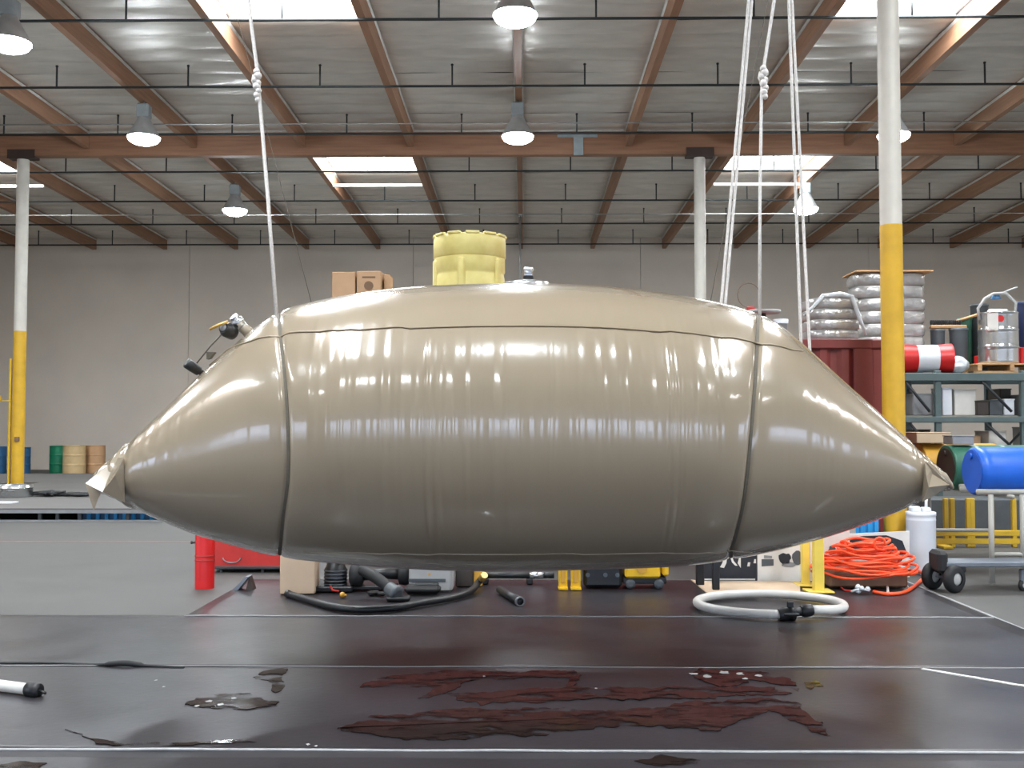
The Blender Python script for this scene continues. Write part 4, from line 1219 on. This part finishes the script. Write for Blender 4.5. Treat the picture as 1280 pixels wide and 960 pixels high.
# orange hose heap
hc = gnd(1093, 742); k = hc.y / FPX
rnd = random.Random(5)
hs = thing('hose_heap', 'heap of coiled orange hose piled on the floor', 'hose', (hc.x, hc.y + .28, .012))
bx = MB(); bx.rbox((.02, .12, .07), (.72, .38, .13), .02); bx.build('cardboard_base', M['card_dark'], hs)
for i in range(17):
    z = .155 + i * .0165; rx = (.47 - .0165 * i) * rnd.uniform(.86, 1.06); ry = (.30 - .008 * i) * rnd.uniform(.8, 1.0)
    ox, oy = rnd.uniform(-.05, .05), rnd.uniform(-.03, .03); tx, ty = rnd.uniform(-.10, .10), rnd.uniform(-.10, .10); ph = rnd.random() * 6
    pts = []
    for q in range(40):
        a = 2 * PI * q / 40
        wv = 1 + .06 * math.sin(3 * a + ph) + .04 * math.sin(5 * a + ph * 2)
        pts.append((ox + rx * wv * math.cos(a), oy + ry * wv * math.sin(a), max(.02, z + tx * rx * math.cos(a) + ty * ry * math.sin(a) + .012 * math.sin(4 * a + ph))))
    m = MB(); m.tube(pts, .0125, 8, closed=True); m.build('hose_loop', M['orange'], hs)
def hw(pl, r=.012, mt='orange', nm='hose_end'):
    m = MB()
    P = []
    for px, py, dz in pl:
        g = gnd(px, py + 0, 0); P.append(Vector((g.x, g.y, .024 + dz)) - hs.location)
    Q = []
    for i in range(len(P) - 1):
        for q in range(6):
            t = q / 6
            p0 = P[max(i - 1, 0)]; p1 = P[i]; p2 = P[i + 1]; p3 = P[min(i + 2, len(P) - 1)]
            Q.append(.5 * ((2 * p1) + (p2 - p0) * t + (2 * p0 - 5 * p1 + 4 * p2 - p3) * t * t + (3 * p1 - p0 - 3 * p2 + p3) * t ** 3))
    Q.append(P[-1])
    m.tube(Q, r, 8); return m.build(nm, M[mt], hs)
hw([(1092, 743, 0), (1110, 746, 0), (1132, 743, 0), (1150, 730, 0), (1156, 722, .0), (1140, 716, .02), (1118, 716, .08)], .016)
hw([(1031, 722, .0), (1034, 716, .02), (1060, 718, .06), (1096, 716, .1), (1120, 712, .14)], .013)
hw([(1102, 716, .12), (1108, 730, .02), (1110, 744, 0)], .012, 'whitehose', 'pale_hose')
hw([(1042, 722, .05), (1052, 738, .0), (1064, 742, 0)], .008, 'red2', 'thin_cord')
hw([(1110, 722, .1), (1126, 730, .05), (1136, 738, 0)], .006, 'whitehose', 'thin_cord')
m = MB(); pts = [Vector((.08 + .05 * math.cos(a), -.2, .42 + .055 * math.sin(a))) for a in [i * PI / 8 - .3 for i in range(13)]]; m.tube(pts, .013, 8); m.build('hose_loop', M['orange'], hs)
c = gnd(1078, 744)
m = MB()
for i in range(6):
    m.lathe([(.012, 0), (.028, .012), (.02, .03), (.008, .04)], 8, (c.x + rnd.uniform(-.09, .09), c.y + rnd.uniform(-.03, .05), .012 + rnd.uniform(0, .04)))
m.tube([(c.x - .1, c.y, .03), (c.x - .02, c.y - .02, .06), (c.x + .06, c.y, .04)], .012, 7)
tag(m.build('clear_fittings', M['clear']), 'small heap of clear plastic fittings in front of the orange hose', 'fittings', kind='stuff')
# wheeled dolly
w0 = gnd(1193, 741); k = w0.y / FPX
dl = thing('wheeled_dolly', 'low grey dolly with fat black pneumatic tyres beside the white cylinder tank', 'dolly', (w0.x, w0.y, 0))
def wheel(x, y, r, wd, parent=dl):
    m = MB(); a = (.5, -.85, 0)
    m.lathe([(r * .48, -wd / 2), (r * .8, -wd / 2), (r * .95, -wd * .36), (r, -wd * .15), (r, wd * .15), (r * .95, wd * .36), (r * .8, wd / 2), (r * .48, wd / 2)], 28, (x, y, r), a, caps=False)
    o = m.build('wheel', M['rubber'], parent)
    q = MB(); q.lathe([(r * .48, -wd * .4), (r * .48, wd * .38), (r * .3, wd * .42), (r * .12, wd * .48)], 20, (x, y, r), a); q.build('hub', M['greylight'], o)
rw = 17 * k
wheel(0, 0, rw, .085); wheel(-.115, .20, rw, .085)
m = MB(); m.tube([(-.115, .20, rw), (0, 0, rw)], .012, 8); m.build('axle', M['cartgrey'], dl)
zbed = at(1220, 706, w0.y).z
m = MB(); m.rbox((.42, .16, zbed), (1.05, .30, .045), .008, (0, 0, .03)); m.build('bed', M['cartgrey'], dl)
m = MB(); m.rbox((-.10, .10, zbed + .02), (.10, .24, .20), .03); m.build('bumper_block', M['rubber'], dl)
m = MB(); m.rbox((.04, .10, zbed - .04), (.14, .2, .06), .01); m.build('axle_bracket', M['black'], dl)
wheel(.66, .10, .055, .035); wheel(.86, .22, .055, .035)
m = MB(); m.rbox((.66, .10, .135), (.05, .05, zbed - .12), .006); m.rbox((.86, .22, .135), (.05, .05, zbed - .12), .006); m.build('caster_fork', M['cartgrey'], dl)

# white hose ring
rc = gnd(962.5, 758.5, .03); k = rc.y / FPX
hr = thing('hose_ring', 'stiff white suction hose lying in a ring on the dark sheet', 'hose', (rc.x, rc.y, .012))
rx = 89 * k
gf = gnd(962, 746, .03).y; gn = gnd(962, 772, .03).y; ry = (gf - gn) / 2
pts = []
for i in range(61):
    a = R(-70) + 2 * PI * i / 61 * .955
    pts.append((rx * math.cos(a), ry * math.sin(a) + (gf + gn) / 2 - rc.y, .042 + (.03 * (1 - i / 8) if i < 8 else 0)))
m = MB(); m.tube(pts, .036, 12); m.build('hose', M['whitehose'], hr)
e0 = Vector(pts[-1]); e1 = Vector(pts[0])
dd = (e1 - e0).normalized()
m = MB(); m.lathe([(.045, -.03), (.052, 0), (.052, .05), (.06, .055), (.06, .09), (.045, .1)], 16, e0, dd); m.build('coupling', M['black'], hr)
m = MB(); m.lathe([(.042, -.02), (.05, .0), (.05, .05), (.04, .07)], 16, e1, -dd); m.tube([e0, e1], .034, 12); m.build('coupling', M['black'], hr)
m = MB(); m.rbox(e0 + dd * .06 + Vector((0, -.02, .07)), (.05, .02, .05), .006); m.rbox(e0 + dd * .06 + Vector((0, -.05, -.0)), (.12, .03, .02), .006); m.build('cam_lever', M['black'], hr)

# ------------------------------------------------------------------ things under the tank
# black legged bench
Yl = gnd(892, 740).y
t = thing('black_bench', 'black two-legged steel bench end behind the white hose ring', 'bench', (at(892, 735, Yl).x, Yl, .0225))
m = MB(); m.rbox((.02, 0, .21), (.065, .05, .42), .006); m.build('leg', M['black'], t)
m = MB(); m.rbox((-.075, .28, .21), (.075, .05, .42), .006); m.build('leg', M['black'], t)
m = MB(); m.rbox((-.03, .15, .43), (.30, .42, .04), .006); m.build('top', M['black'], t)
g0 = gnd(862, 722); g1 = gnd(884, 744); 
m = MB(); m.prism([(g1.x, g1.y), (gnd(1000, 744).x, g1.y), (gnd(1000, 729).x, gnd(1000, 729).y), (g0.x + .05, gnd(862, 729).y), (g0.x - .03, gnd(862, 727).y)], .012, .022)
tag(m.build('wood_sheet', M['card_l']), 'pale plywood sheet under the boards and yellow posts', 'sheet')
# yellow trolley
Yt = gnd(800, 738).y; k = Yt / FPX
t = thing('yellow_trolley', 'yellow metal trolley with small wheels below the tank', 'trolley', (at(806, 728, Yt).x, Yt + .15, .01))
zc = at(806, 718, Yt).z
m = MB(); m.rbox((-.02, 0, zc + .03), (44 * k, .34, .15), .02); m.build('tray', M['yelmachine'], t)
m = MB(); m.rbox((26 * k, 0, zc + .04), (.06, .30, .14), .02); m.build('end_guard', M['yelmachine'], t)
m = MB(); m.lathe([(.05, 0), (.05, .006)], 14, (-.03, -.172, zc + .05), (0, -1, 0)); m.build('oval_badge', M['ochre'], t)
m = MB(); m.rbox((0, 0, (zc - .05) / 2 + .03), (.40, .28, .06), .01); m.build('chassis', M['black'], t)
for x in (-.13, .13):
    for y in (-.13, .13):
        m = MB(); m.lathe([(.02, -.018), (.045, -.015), (.045, .015), (.02, .018)], 16, (x, y, .046), (0, 1, 0)); m.build('wheel', M['greydark'], t)
# black machine next to it
Ym = gnd(755, 738).y; k = Ym / FPX
t = thing('black_case', 'long black equipment case between the yellow blocks and the yellow trolley', 'case', (at(754, 730, Ym).x, Ym + .15, .01))
m = MB(); m.rbox((0, 0, .12), (48 * k, .30, .22), .03); m.build('case_body', M['black'], t)
m = MB(); m.rbox((0, 0, .245), (48 * k + .01, .31, .05), .015); m.build('lid', M['rubber'], t)
for x in (-.14, 0.02, .13):
    m = MB(); m.lathe([(.02, 0), (.02, .01)], 10, (x, -.152, .13), (0, -1, 0)); m.build('latch', M['greydark'], t)
# yellow blocks
Yk = gnd(712, 739).y; k = Yk / FPX
for px, w, lab in ((704, 11, 'yellow cast floor bracket, farther from the black case'), (720, 12, 'yellow cast floor bracket right beside the black case')):
    t = thing('yellow_bracket', lab, 'bracket', (at(px, 735, Yk).x, Yk + .06, .01), group='yellow floor brackets')
    m = MB(); m.rbox((0, 0, .13), (w * k, .08, .25), .01); m.build('upright_block', M['yelmachine'], t)
    m = MB(); m.rbox((0, -.01, .012), (w * k * 1.08, .14, .022), .005); m.build('foot', M['yelmachine'], t)
    m = MB(); m.rbox((0, -.045, .13), (w * k * .5, .012, .14), .005); m.build('face_rib', M['ochre'], t)
# pipe with silver ferrule
Yp = gnd(640, 731).y
t = thing('hose_pipe', 'black pipe with a silver ferrule lying behind the short pipe', 'pipe', (at(630, 725, Yp).x, Yp, .03))
A = at(600, 724, Yp); B = at(662, 725, Yp); D = at(690, 726, Yp)
za = .09
m = MB(); m.tube([(A.x - .05, Yp, za), (B.x, Yp, za)], .03, 10); m.build('pipe_body', M['hose_black'], t, True)
m = MB(); m.tube([(B.x, Yp, za), (B.x + .13, Yp, za)], .034, 10); m.build('ferrule', M['chrome'], t, True)
m = MB(); m.tube([(B.x + .13, Yp, za), (D.x + .02, Yp, za)], .03, 10); m.build('pipe_end', M['hose_black'], t, True)
m = MB(); m.rbox((A.x + .05, Yp, .038), (.06, .12, .055), .01); m.rbox((B.x, Yp, .038), (.06, .12, .055), .01); m.build('cradle', M['black'], t, True)
# short pipe
A = gnd(625, 737, .045); B = gnd(650, 752, .045)
t = thing('short_pipe', 'short black pipe piece with pale rim lying on the dark sheet', 'pipe', (A.x, A.y, .012))
m = MB(); m.tube([A, B], .035, 14); m.build('pipe_body', M['hose_black'], t, True)
dd = (B - A).normalized()
m = MB(); m.lathe([(.036, -.02), (.041, -.015), (.041, .012), (.030, .012), (.030, -.02)], 18, B, dd, caps=False); m.build('rim', M['grey'], t, True)
# grey box
Yg = gnd(538, 742).y; k = Yg / FPX
t = thing('grey_case', 'light grey metal case with a dark slot standing behind the long hose', 'case', (at(538, 738, Yg).x, Yg + .14, .01))
hz = at(538, 708, Yg).z
m = MB(); m.rbox((0, 0, hz / 2), (54 * k, .26, hz), .02); m.build('case_body', M['greylight'], t)
m = MB(); m.rbox((-.03, -.131, at(538, 727, Yg).z), (46 * k, .01, .03), .003); m.build('slot', M['greydark'], t)
m = MB(); m.lathe([(.012, 0), (.012, .006)], 8, (-.01, -.131, at(538, 719, Yg).z), (0, -1, 0)); m.build('lamp_dot', M['ochre'], t)
A = gnd(500, 742); 
t = thing('rubber_pump_boot', 'low black moulded rubber tray in front of the grey case', 'tray', (at(530, 740, Yg - .1).x, Yg - .10, .012))
m = MB(); m.rbox((-.01, 0, .045), (44 * k, .16, .075), .03); m.build('tray_body', M['rubber'], t)
m = MB(); m.rbox((.02, 0, .085), (30 * k, .1, .02), .008); m.build('tray_top', M['hose_black'], t)
# wooden block beside the case
p = gnd(580, 736); m = MB(); m.rbox((p.x, p.y + .1, .13), (.16, .16, .24), .012); tag(m.build('dark_timber_block', M['drumend']), 'dark timber block between the grey case and the pipe', 'block')
m = MB(); m.rbox((p.x + .12, p.y + .12, .12), (.09, .14, .22), .012); tag(m.build('olive_canister', M['ochre']), 'narrow olive-yellow canister beside the dark timber block', 'canister')
# cardboard box
Yc2 = gnd(370, 745).y; k = Yc2 / FPX
t = thing('cardboard_box', 'plain cardboard box on the floor below the tank, beside the pump', 'box', (at(370, 740, Yc2).x, Yc2 + .16, .01), .05)
m = MB(); m.rbox((0, 0, .22), (43 * k, .30, .43), .006); m.build('carton_body', M['card_l'], t)
for s in (-1, 1):
    m = MB(); m.box((0, s * .075, .438), (43 * k - .01, .14, .004)); m.build('flap', M['card_l'], t)
m = MB(); m.box((0, 0, .4415), (43 * k - .02, .05, .002)); m.build('tape', M['card_dark'], t)
# pump
Yq = gnd(412, 742).y; k = Yq / FPX
t = thing('transfer_pump', 'black motor pump with bright cap beside the cardboard box', 'pump', (at(417, 735, Yq).x, Yq + .1, .01))
m = MB(); m.lathe([(.06, 0), (.10, .03), (.10, .20), (.085, .22), (.07, .30), (.03, .32)], 20); m.build('motor', M['black'], t)
m = MB(); m.lathe([(.03, .0), (.035, .02), (.03, .05)], 12, (.02, -.05, .27)); m.lathe([(.02, .0), (.022, .02), (.01, .03)], 10, (.05, -.07, .26)); m.build('bright_cap', M['chrome'], t)
m = MB(); m.rbox((0, 0, .03), (.34, .26, .05), .01); m.build('base', M['black'], t)
m = MB(); m.lathe([(.07, 0), (.11, .02), (.11, .10), (.07, .12)], 18, (.13, 0, .14), (1, 0, 0)); m.build('volute', M['rubber'], t)
for i in range(5):
    m = MB(); m.lathe([(.104, 0), (.108, .006), (.104, .012)], 20, (0, 0, .06 + i * .03), caps=False); m.build('cooling_fin', M['greydark'], t)
m = MB(); m.tube([(.25, 0, .14), (.45, .03, .15), (.6, .06, .14)], .05, 12); m.build('suction_pipe', M['black'], t)
m = MB(); m.lathe([(.05, -.06), (.09, -.05), (.10, .0), (.09, .05), (.05, .06)], 18, (.62, .06, .14), (1, 0, 0)); m.build('valve_body', M['rubber'], t)
m = MB(); m.rbox((.35, .05, .032), (.40, .2, .04), .01); m.build('skid_plate', M['black'], t)
m = MB(); m.tube([(-.02, -.13, .06), (.0, -.16, .03), (.06, -.17, .02)], .01, 6); m.build('red_wire', M['red2'], t)
m = MB(); g = gnd(428, 749); m.lathe([(.008, -.024), (.02, -.018), (.026, 0), (.02, .018), (.008, .024)], 14, (g.x, g.y, .036)); m.tube([(g.x, g.y, .036), (g.x + .035, g.y, .03)], .012, 8)
tag(m.build('yellow_float', M['ochre']), 'small yellow ball fitting on the dark sheet', 'fitting')
p = gnd(467, 746); m = MB(); m.rbox((p.x, p.y, .032), (.10, .06, .04), .012, (0, 0, .5)); m.rbox((p.x + .07, p.y - .02, .028), (.07, .05, .03), .01, (0, 0, -.3))
tag(m.build('rubber_scrap', M['rubber']), 'small dark rubber scrap beside the yellow ball fitting', 'scrap')
# big corrugated black hose down from the tank to a coupling, and the long black hose
def gpts(pl, sub=8):
    P = [gnd(px, py, z) for px, py, z in pl]; Q = []
    for i in range(len(P) - 1):
        for q in range(sub):
            t = q / sub
            p0 = P[max(i - 1, 0)]; p1 = P[i]; p2 = P[i + 1]; p3 = P[min(i + 2, len(P) - 1)]
            Q.append(.5 * ((2 * p1) + (p2 - p0) * t + (2 * p0 - 5 * p1 + 4 * p2 - p3) * t * t + (3 * p1 - p0 - 3 * p2 + p3) * t ** 3))
    return Q + [P[-1]]
P = gpts([(362, 743, .04), (392, 752, .04), (420, 759, .04), (450, 762, .04), (490, 760, .04), (530, 753, .04), (565, 747, .04), (588, 739, .05), (598, 728, .07), (603, 722, .12)])
t = thing('long_hose', 'long black hose sweeping along the floor below the tank', 'hose', P[0])
m = MB(); m.tube(P, .030, 12); m.build('hose', M['hose_black'], t, True)
m = MB(); m.lathe([(.033, -.02), (.036, 0), (.036, .05), (.03, .06)], 14, P[-1], P[-1] - P[-2]); m.build('brass_ferrule', M['brass'], t, True)
m = MB(); m.lathe([(.031, 0), (.034, .01), (.034, .04)], 14, P[0], P[0] - P[1]); m.build('end_cuff', M['black'], t, True)
Yh = 9.14
A = at(452, 712, Yh); B = at(490, 738, Yh - .2)
P = [A.lerp(B, i / 24) + Vector((0, 0, .015 * math.sin(i / 24 * PI))) for i in range(25)]
rr = [.048 + (.004 if i % 2 else 0) for i in range(25)]
t = thing('drain_hose', 'thick ribbed black hose slanting down to a coupling beside the grey case', 'hose', (B.x, B.y, .012))
m = MB(); m.tube(P, rr, 14); m.build('ribbed_hose', M['rubber'], t, True)
m = MB(); m.lathe([(.05, -.05), (.06, -.04), (.06, .03), (.07, .035), (.07, .07), (.045, .08)], 16, B, B - A); m.build('coupling', M['greydark'], t, True)
m = MB(); m.rbox((B.x + .06, B.y - .03, .03), (.20, .12, .035), .01); m.build('coupling_foot', M['black'], t, True)
# red hose bin on legs, red post, wedge
Yr = gnd(275, 716).y
A = at(264, 712, Yr); B = at(356, 712, Yr)
t = thing('red_bin', 'low red steel bin on short legs behind the red post', 'bin', ((A.x + B.x) / 2, Yr + .25, 0))
zb = A.z
m = MB(); m.rbox(((A.x + B.x) / 2, Yr + .25, zb + .16), (B.x - A.x, .5, .30), .01); m.build('bin_body', M['red2'], t, True)
m = MB(); m.rbox(((A.x + B.x) / 2, Yr + .25, zb + .02), (B.x - A.x + .03, .53, .03), .006); m.build('bottom_rim', M['rackdark'], t, True)
for px in (276, 328, 352):
    x = at(px, 710, Yr).x
    for dy in (.02, .48):
        m = MB(); m.rbox((x, Yr + dy, (zb + .08) / 2), (.025, .03, zb + .08), .004); m.build('leg', M['rackdark'], t, True)
x = at(290, 698, Yr).x; z = at(290, 697, Yr).z
m = MB(); m.tube([(x + .09 * math.cos(a), Yr - .012, z + .05 * math.sin(a)) for a in [PI + i * PI / 12 for i in range(13)]], .006, 6); m.build('wire_handle', M['grey'], t, True)
p = gnd(252, 737); k = p.y / FPX; r = 12 * k
t = thing('red_post', 'bright red cylindrical post standing on the concrete by the dark sheet', 'post', (p.x, p.y + r, 0))
m = MB(); m.lathe([(r, 0), (r, .60), (r * .9, .63), (r * .3, .65)], 28); m.build('tube', M['red'], t)
for z in (.26, .30):
    m = MB(); m.lathe([(r + .002, -.008), (r + .004, -.004), (r + .004, .004), (r + .002, .008)], 28, (0, 0, z), caps=False); m.build('band', M['red2'], t)
m = MB(); m.tube([(-r, 0, .42), (-r - .03, 0, .42)], .01, 8); m.lathe([(.016, 0), (.016, .012)], 10, (-r - .03, 0, .42), (-1, 0, 0)); m.build('side_knob', M['rackdark'], t)
A = gnd(292, 737); B = gnd(307, 737)
t = thing('steel_wedge', 'small slanted dark steel wedge on the floor beside the red bin', 'wedge', (A.x, A.y, .008))
P0 = gnd(290, 738, .008); w = .10
zt = at(310, 721, P0.y).z; xt = at(308, 721, P0.y).x
m = MB(); m.plate([(P0.x, P0.y, .008), (P0.x + .05, P0.y, .008), (xt + .02, P0.y, zt), (xt - .01, P0.y, zt)], (0, .14, 0)); m.build('ramp_plate', M['cartgrey'], t, True)
m = MB(); m.plate([(xt - .01, P0.y + .02, .008), (xt + .06, P0.y + .02, .008), (xt + .02, P0.y + .02, zt)], (0, .10, 0)); m.build('back_leg', M['drumend'], t, True)

# ------------------------------------------------------------------ foreground odds and ends
A = gnd(-60, 849, .045); B = gnd(40, 862, .045)
t = thing('white_pipe', 'white pipe with a black end cap lying at the edge of the dark sheets', 'pipe', (A.x, A.y, .012))
dd = (B - A).normalized()
m = MB(); m.tube([A - dd * .6, B], .031, 16); m.build('pipe_body', M['whitehose'], t, True)
m = MB(); m.lathe([(.034, -.03), (.041, -.025), (.041, .045), (.034, .055), (.02, .058)], 18, B, dd); m.tube([B + dd * .05, B + dd * .10 + Vector((0, 0, -.01))], .008, 6); m.build('end_cap', M['black'], t, True)
P = gpts([(-30, 829, .012), (60, 829, .013), (120, 831, .016), (155, 829, .035), (180, 832, .018), (230, 835, .011)])
m = MB(); m.tube(P, [.010 + (.008 if 18 < i < 32 else 0) for i in range(len(P))], 7); tag(m.build('black_cable', M['rubber']), 'thin black cable lying along the lifted sheet edge', 'cable')
A = gnd(1153, 835, .02); B = gnd(1290, 858, .02)
dd = (B - A).normalized(); nn = Vector((-dd.y, dd.x, 0))
m = MB(); P = []
for s in (1, -1):
    for i in range(13):
        q = i / 12 if s == 1 else 1 - i / 12
        P.append(A.lerp(B, q) + nn * s * (.016 + .008 * noise.noise(Vector((q * 9, s, 2)))))
m.prism([(p.x, p.y) for p in P][::-1], .012, .018); tag(m.build('white_strip', M['offwhite']), 'ragged white strip of film lying across the dark sheet', 'strip')
# pale flat flecks painting skylight glints on the puddles, plus specks beside them
rnd = random.Random(3)
FL = [(262, 876, 9), (276, 880, 8), (292, 872, 7), (246, 882, 6), (868, 842, 12), (884, 845, 12), (905, 840, 14), (925, 842, 12), (948, 844, 10), (932, 848, 8), (195, 850, 4), (205, 858, 4), (270, 926, 6), (385, 930, 6), (395, 932, 5), (745, 860, 4), (605, 845, 3)]
for px, py, w in FL:
    g = gnd(px, py, .018); s = w / FPX * g.y * .5
    poly = []
    for i in range(9):
        a = 2 * PI * i / 9
        poly.append((g.x + s * math.cos(a) * rnd.uniform(.5, 1.2), g.y + s * 1.5 * math.sin(a) * rnd.uniform(.4, 1.1)))
    m = MB(); m.prism(poly, .016, .0175)
    tag(m.build('glint_fleck', M['greylight']), 'pale painted skylight glint on the ragged puddle beside the hooked puddle' if 240 < px < 300 and py < 900 else 'pale painted skylight glint on the ragged puddle under the right sling' if px > 850 else
        'tiny pale fleck lying on the membrane by the long white weld line' if py > 900 else 'tiny pale fleck on the bare wet membrane near the hooked puddle', 'fleck', 'pale flecks on the membrane')

# ------------------------------------------------------------------ low platform on the left with the drums behind it
pf = thing('low_platform', 'wide low grey work platform around the slender column', 'platform', (-9.5, 20, 0))
PYN, PYF, PH = 16.2, 28.0, .21
x0, x1 = -19.5, -3.6
xl = xL
m = MB()
for (a, c, y0, y1) in ((x0, xl - .35, PYN, PYF), (xl + .35, x1, PYN, PYF), (xl - .35, xl + .35, PYN, 22.85), (xl - .35, xl + .35, 23.55, PYF)):
    m.box(((a + c) / 2, (y0 + y1) / 2, PH - .02), (c - a, y1 - y0, .04))
m.build('deck_top', M['platform'], pf, True)
m = MB(); m.box(((x0 + x1) / 2, PYN + .01, PH - .05), (x1 - x0, .05, .05)); m.build('edge_trim', M['grey'], pf, True)
m = MB(); m.box(((x0 + x1) / 2, PYN + .02, .015), (x1 - x0, .06, .03)); m.build('bottom_rail', M['grey'], pf, True)
for q in (-200, -90, 50, 72, 100, 160, 240, 330):
    xx = at(q, 645, PYN + .04).x
    if x0 + .1 < xx < x1 - .1:
        m = MB(); m.box((xx, PYN + .05, PH / 2 - .02), (.05, .05, PH - .05)); m.build('leg', M['rackdark'], pf, True)
t = thing('blue_rack_tray', 'low blue slatted tray pushed under the grey platform', 'tray', (at(140, 645, 16.4).x, 16.6, 0))
A = at(95, 645, 16.35).x; B = at(215, 645, 16.35).x
m = MB(); m.box(((A + B) / 2, 16.65, .07), (B - A, .5, .12)); m.build('tray_body', M['bluedark'], t, True)
for i in range(11):
    m = MB(); m.rbox((A + .05 + (B - A - .1) * i / 10, 16.38, .075), (.06, .03, .13), .006); m.build('slat', M['cyan'], t, True)
def drum(label, px, rpx, pyt, Y, mt, head=None, nm='steel_barrel'):
    k = Y / FPX; x = at(px, 575, Y).x; H = at(px, pyt, Y).z; r = rpx * k
    t = thing(nm, label, 'drum', (x, Y, 0))
    m = MB(); m.lathe(drum_profile(r, H), 32); m.build('body', M[mt], t)
    m = MB(); m.lathe([(r * .96, H - .02), (r * .96, H - .014)], 32); m.build('drum_head', M[head or mt], t)
    m = MB(); m.lathe([(.03, 0), (.03, .02)], 10, (r * .6, 0, H - .014)); m.build('bung', M['grey'], t)
    return t
drum('dull blue drum half hidden behind the slender column', 27, 10.5, 559, 32.4, 'bluedark')
drum('dull blue drum at the wall beyond the slender column', -3, 10.5, 558, 32.6, 'bluedark')
drum('green drum standing by the wall next to the tan drums', 73, 10.5, 557, 32.9, 'green2')
drum('tan drum standing by the wall between green and brown drums', 93, 13.5, 556.5, 32.0, 'tan')
drum('brown fibre drum by the wall, closest to the tank tip', 119, 12, 556.5, 32.6, 'tan2')
# grey round tub on the platform, cables and paper
Yt = 18.6
c = at(8, 628, Yt); k = Yt / FPX; r = 23 * k
t = thing('round_tub', 'grey galvanised round tub on the platform before the slender column', 'tub', (c.x, Yt + .25, PH))
h = at(8, 607, Yt).z - PH
m = MB(); m.lathe([(r * .96, 0), (r, .01), (r, h * .72), (r * 1.03, h * .75), (r * 1.03, h * .8), (r, h * .82), (r, h), (r * .94, h), (r * .94, h * .4), (.02, h * .4)], 36); m.build('tub_wall', M['steel'], t)
for s in (-1, 1):
    m = MB(); m.tube([(s * r * .35 - .06, -r * .97, h * .5), (s * r * .35 - .06, -r * 1.02, h * .6), (s * r * .35 + .06, -r * 1.02, h * .6), (s * r * .35 + .06, -r * .97, h * .5)], .01, 6); m.build('handle', M['grey'], t)
m = MB(); g = gnd(3, 629, PH); m.box((g.x, g.y, PH + .012), (.42, .26, .02)); tag(m.build('white_paper', M['white']), 'white sheet of paper on the platform beside the round tub', 'paper')
rnd = random.Random(9)
for (a, c, lab) in ((50, 70, 'dark tangle of cable on the platform beside the tub'), (76, 112, 'flat dark trail of cable on the platform near the tank tip')):
    m = MB(); P = []
    A = gnd(a, 619.5, PH); B = gnd(c, 620.5, PH)
    for i in range(70):
        q = i / 69
        P.append(A.lerp(B, q) + Vector((.12 * math.sin(i * 1.7), .25 * math.cos(i * 1.3 + a), .03 + (.045 if a == 50 else .01) * abs(math.sin(i * .9)))))
    m.tube(P, .018, 6); tag(m.build('cable_tangle', M['rubber']), lab, 'cable')
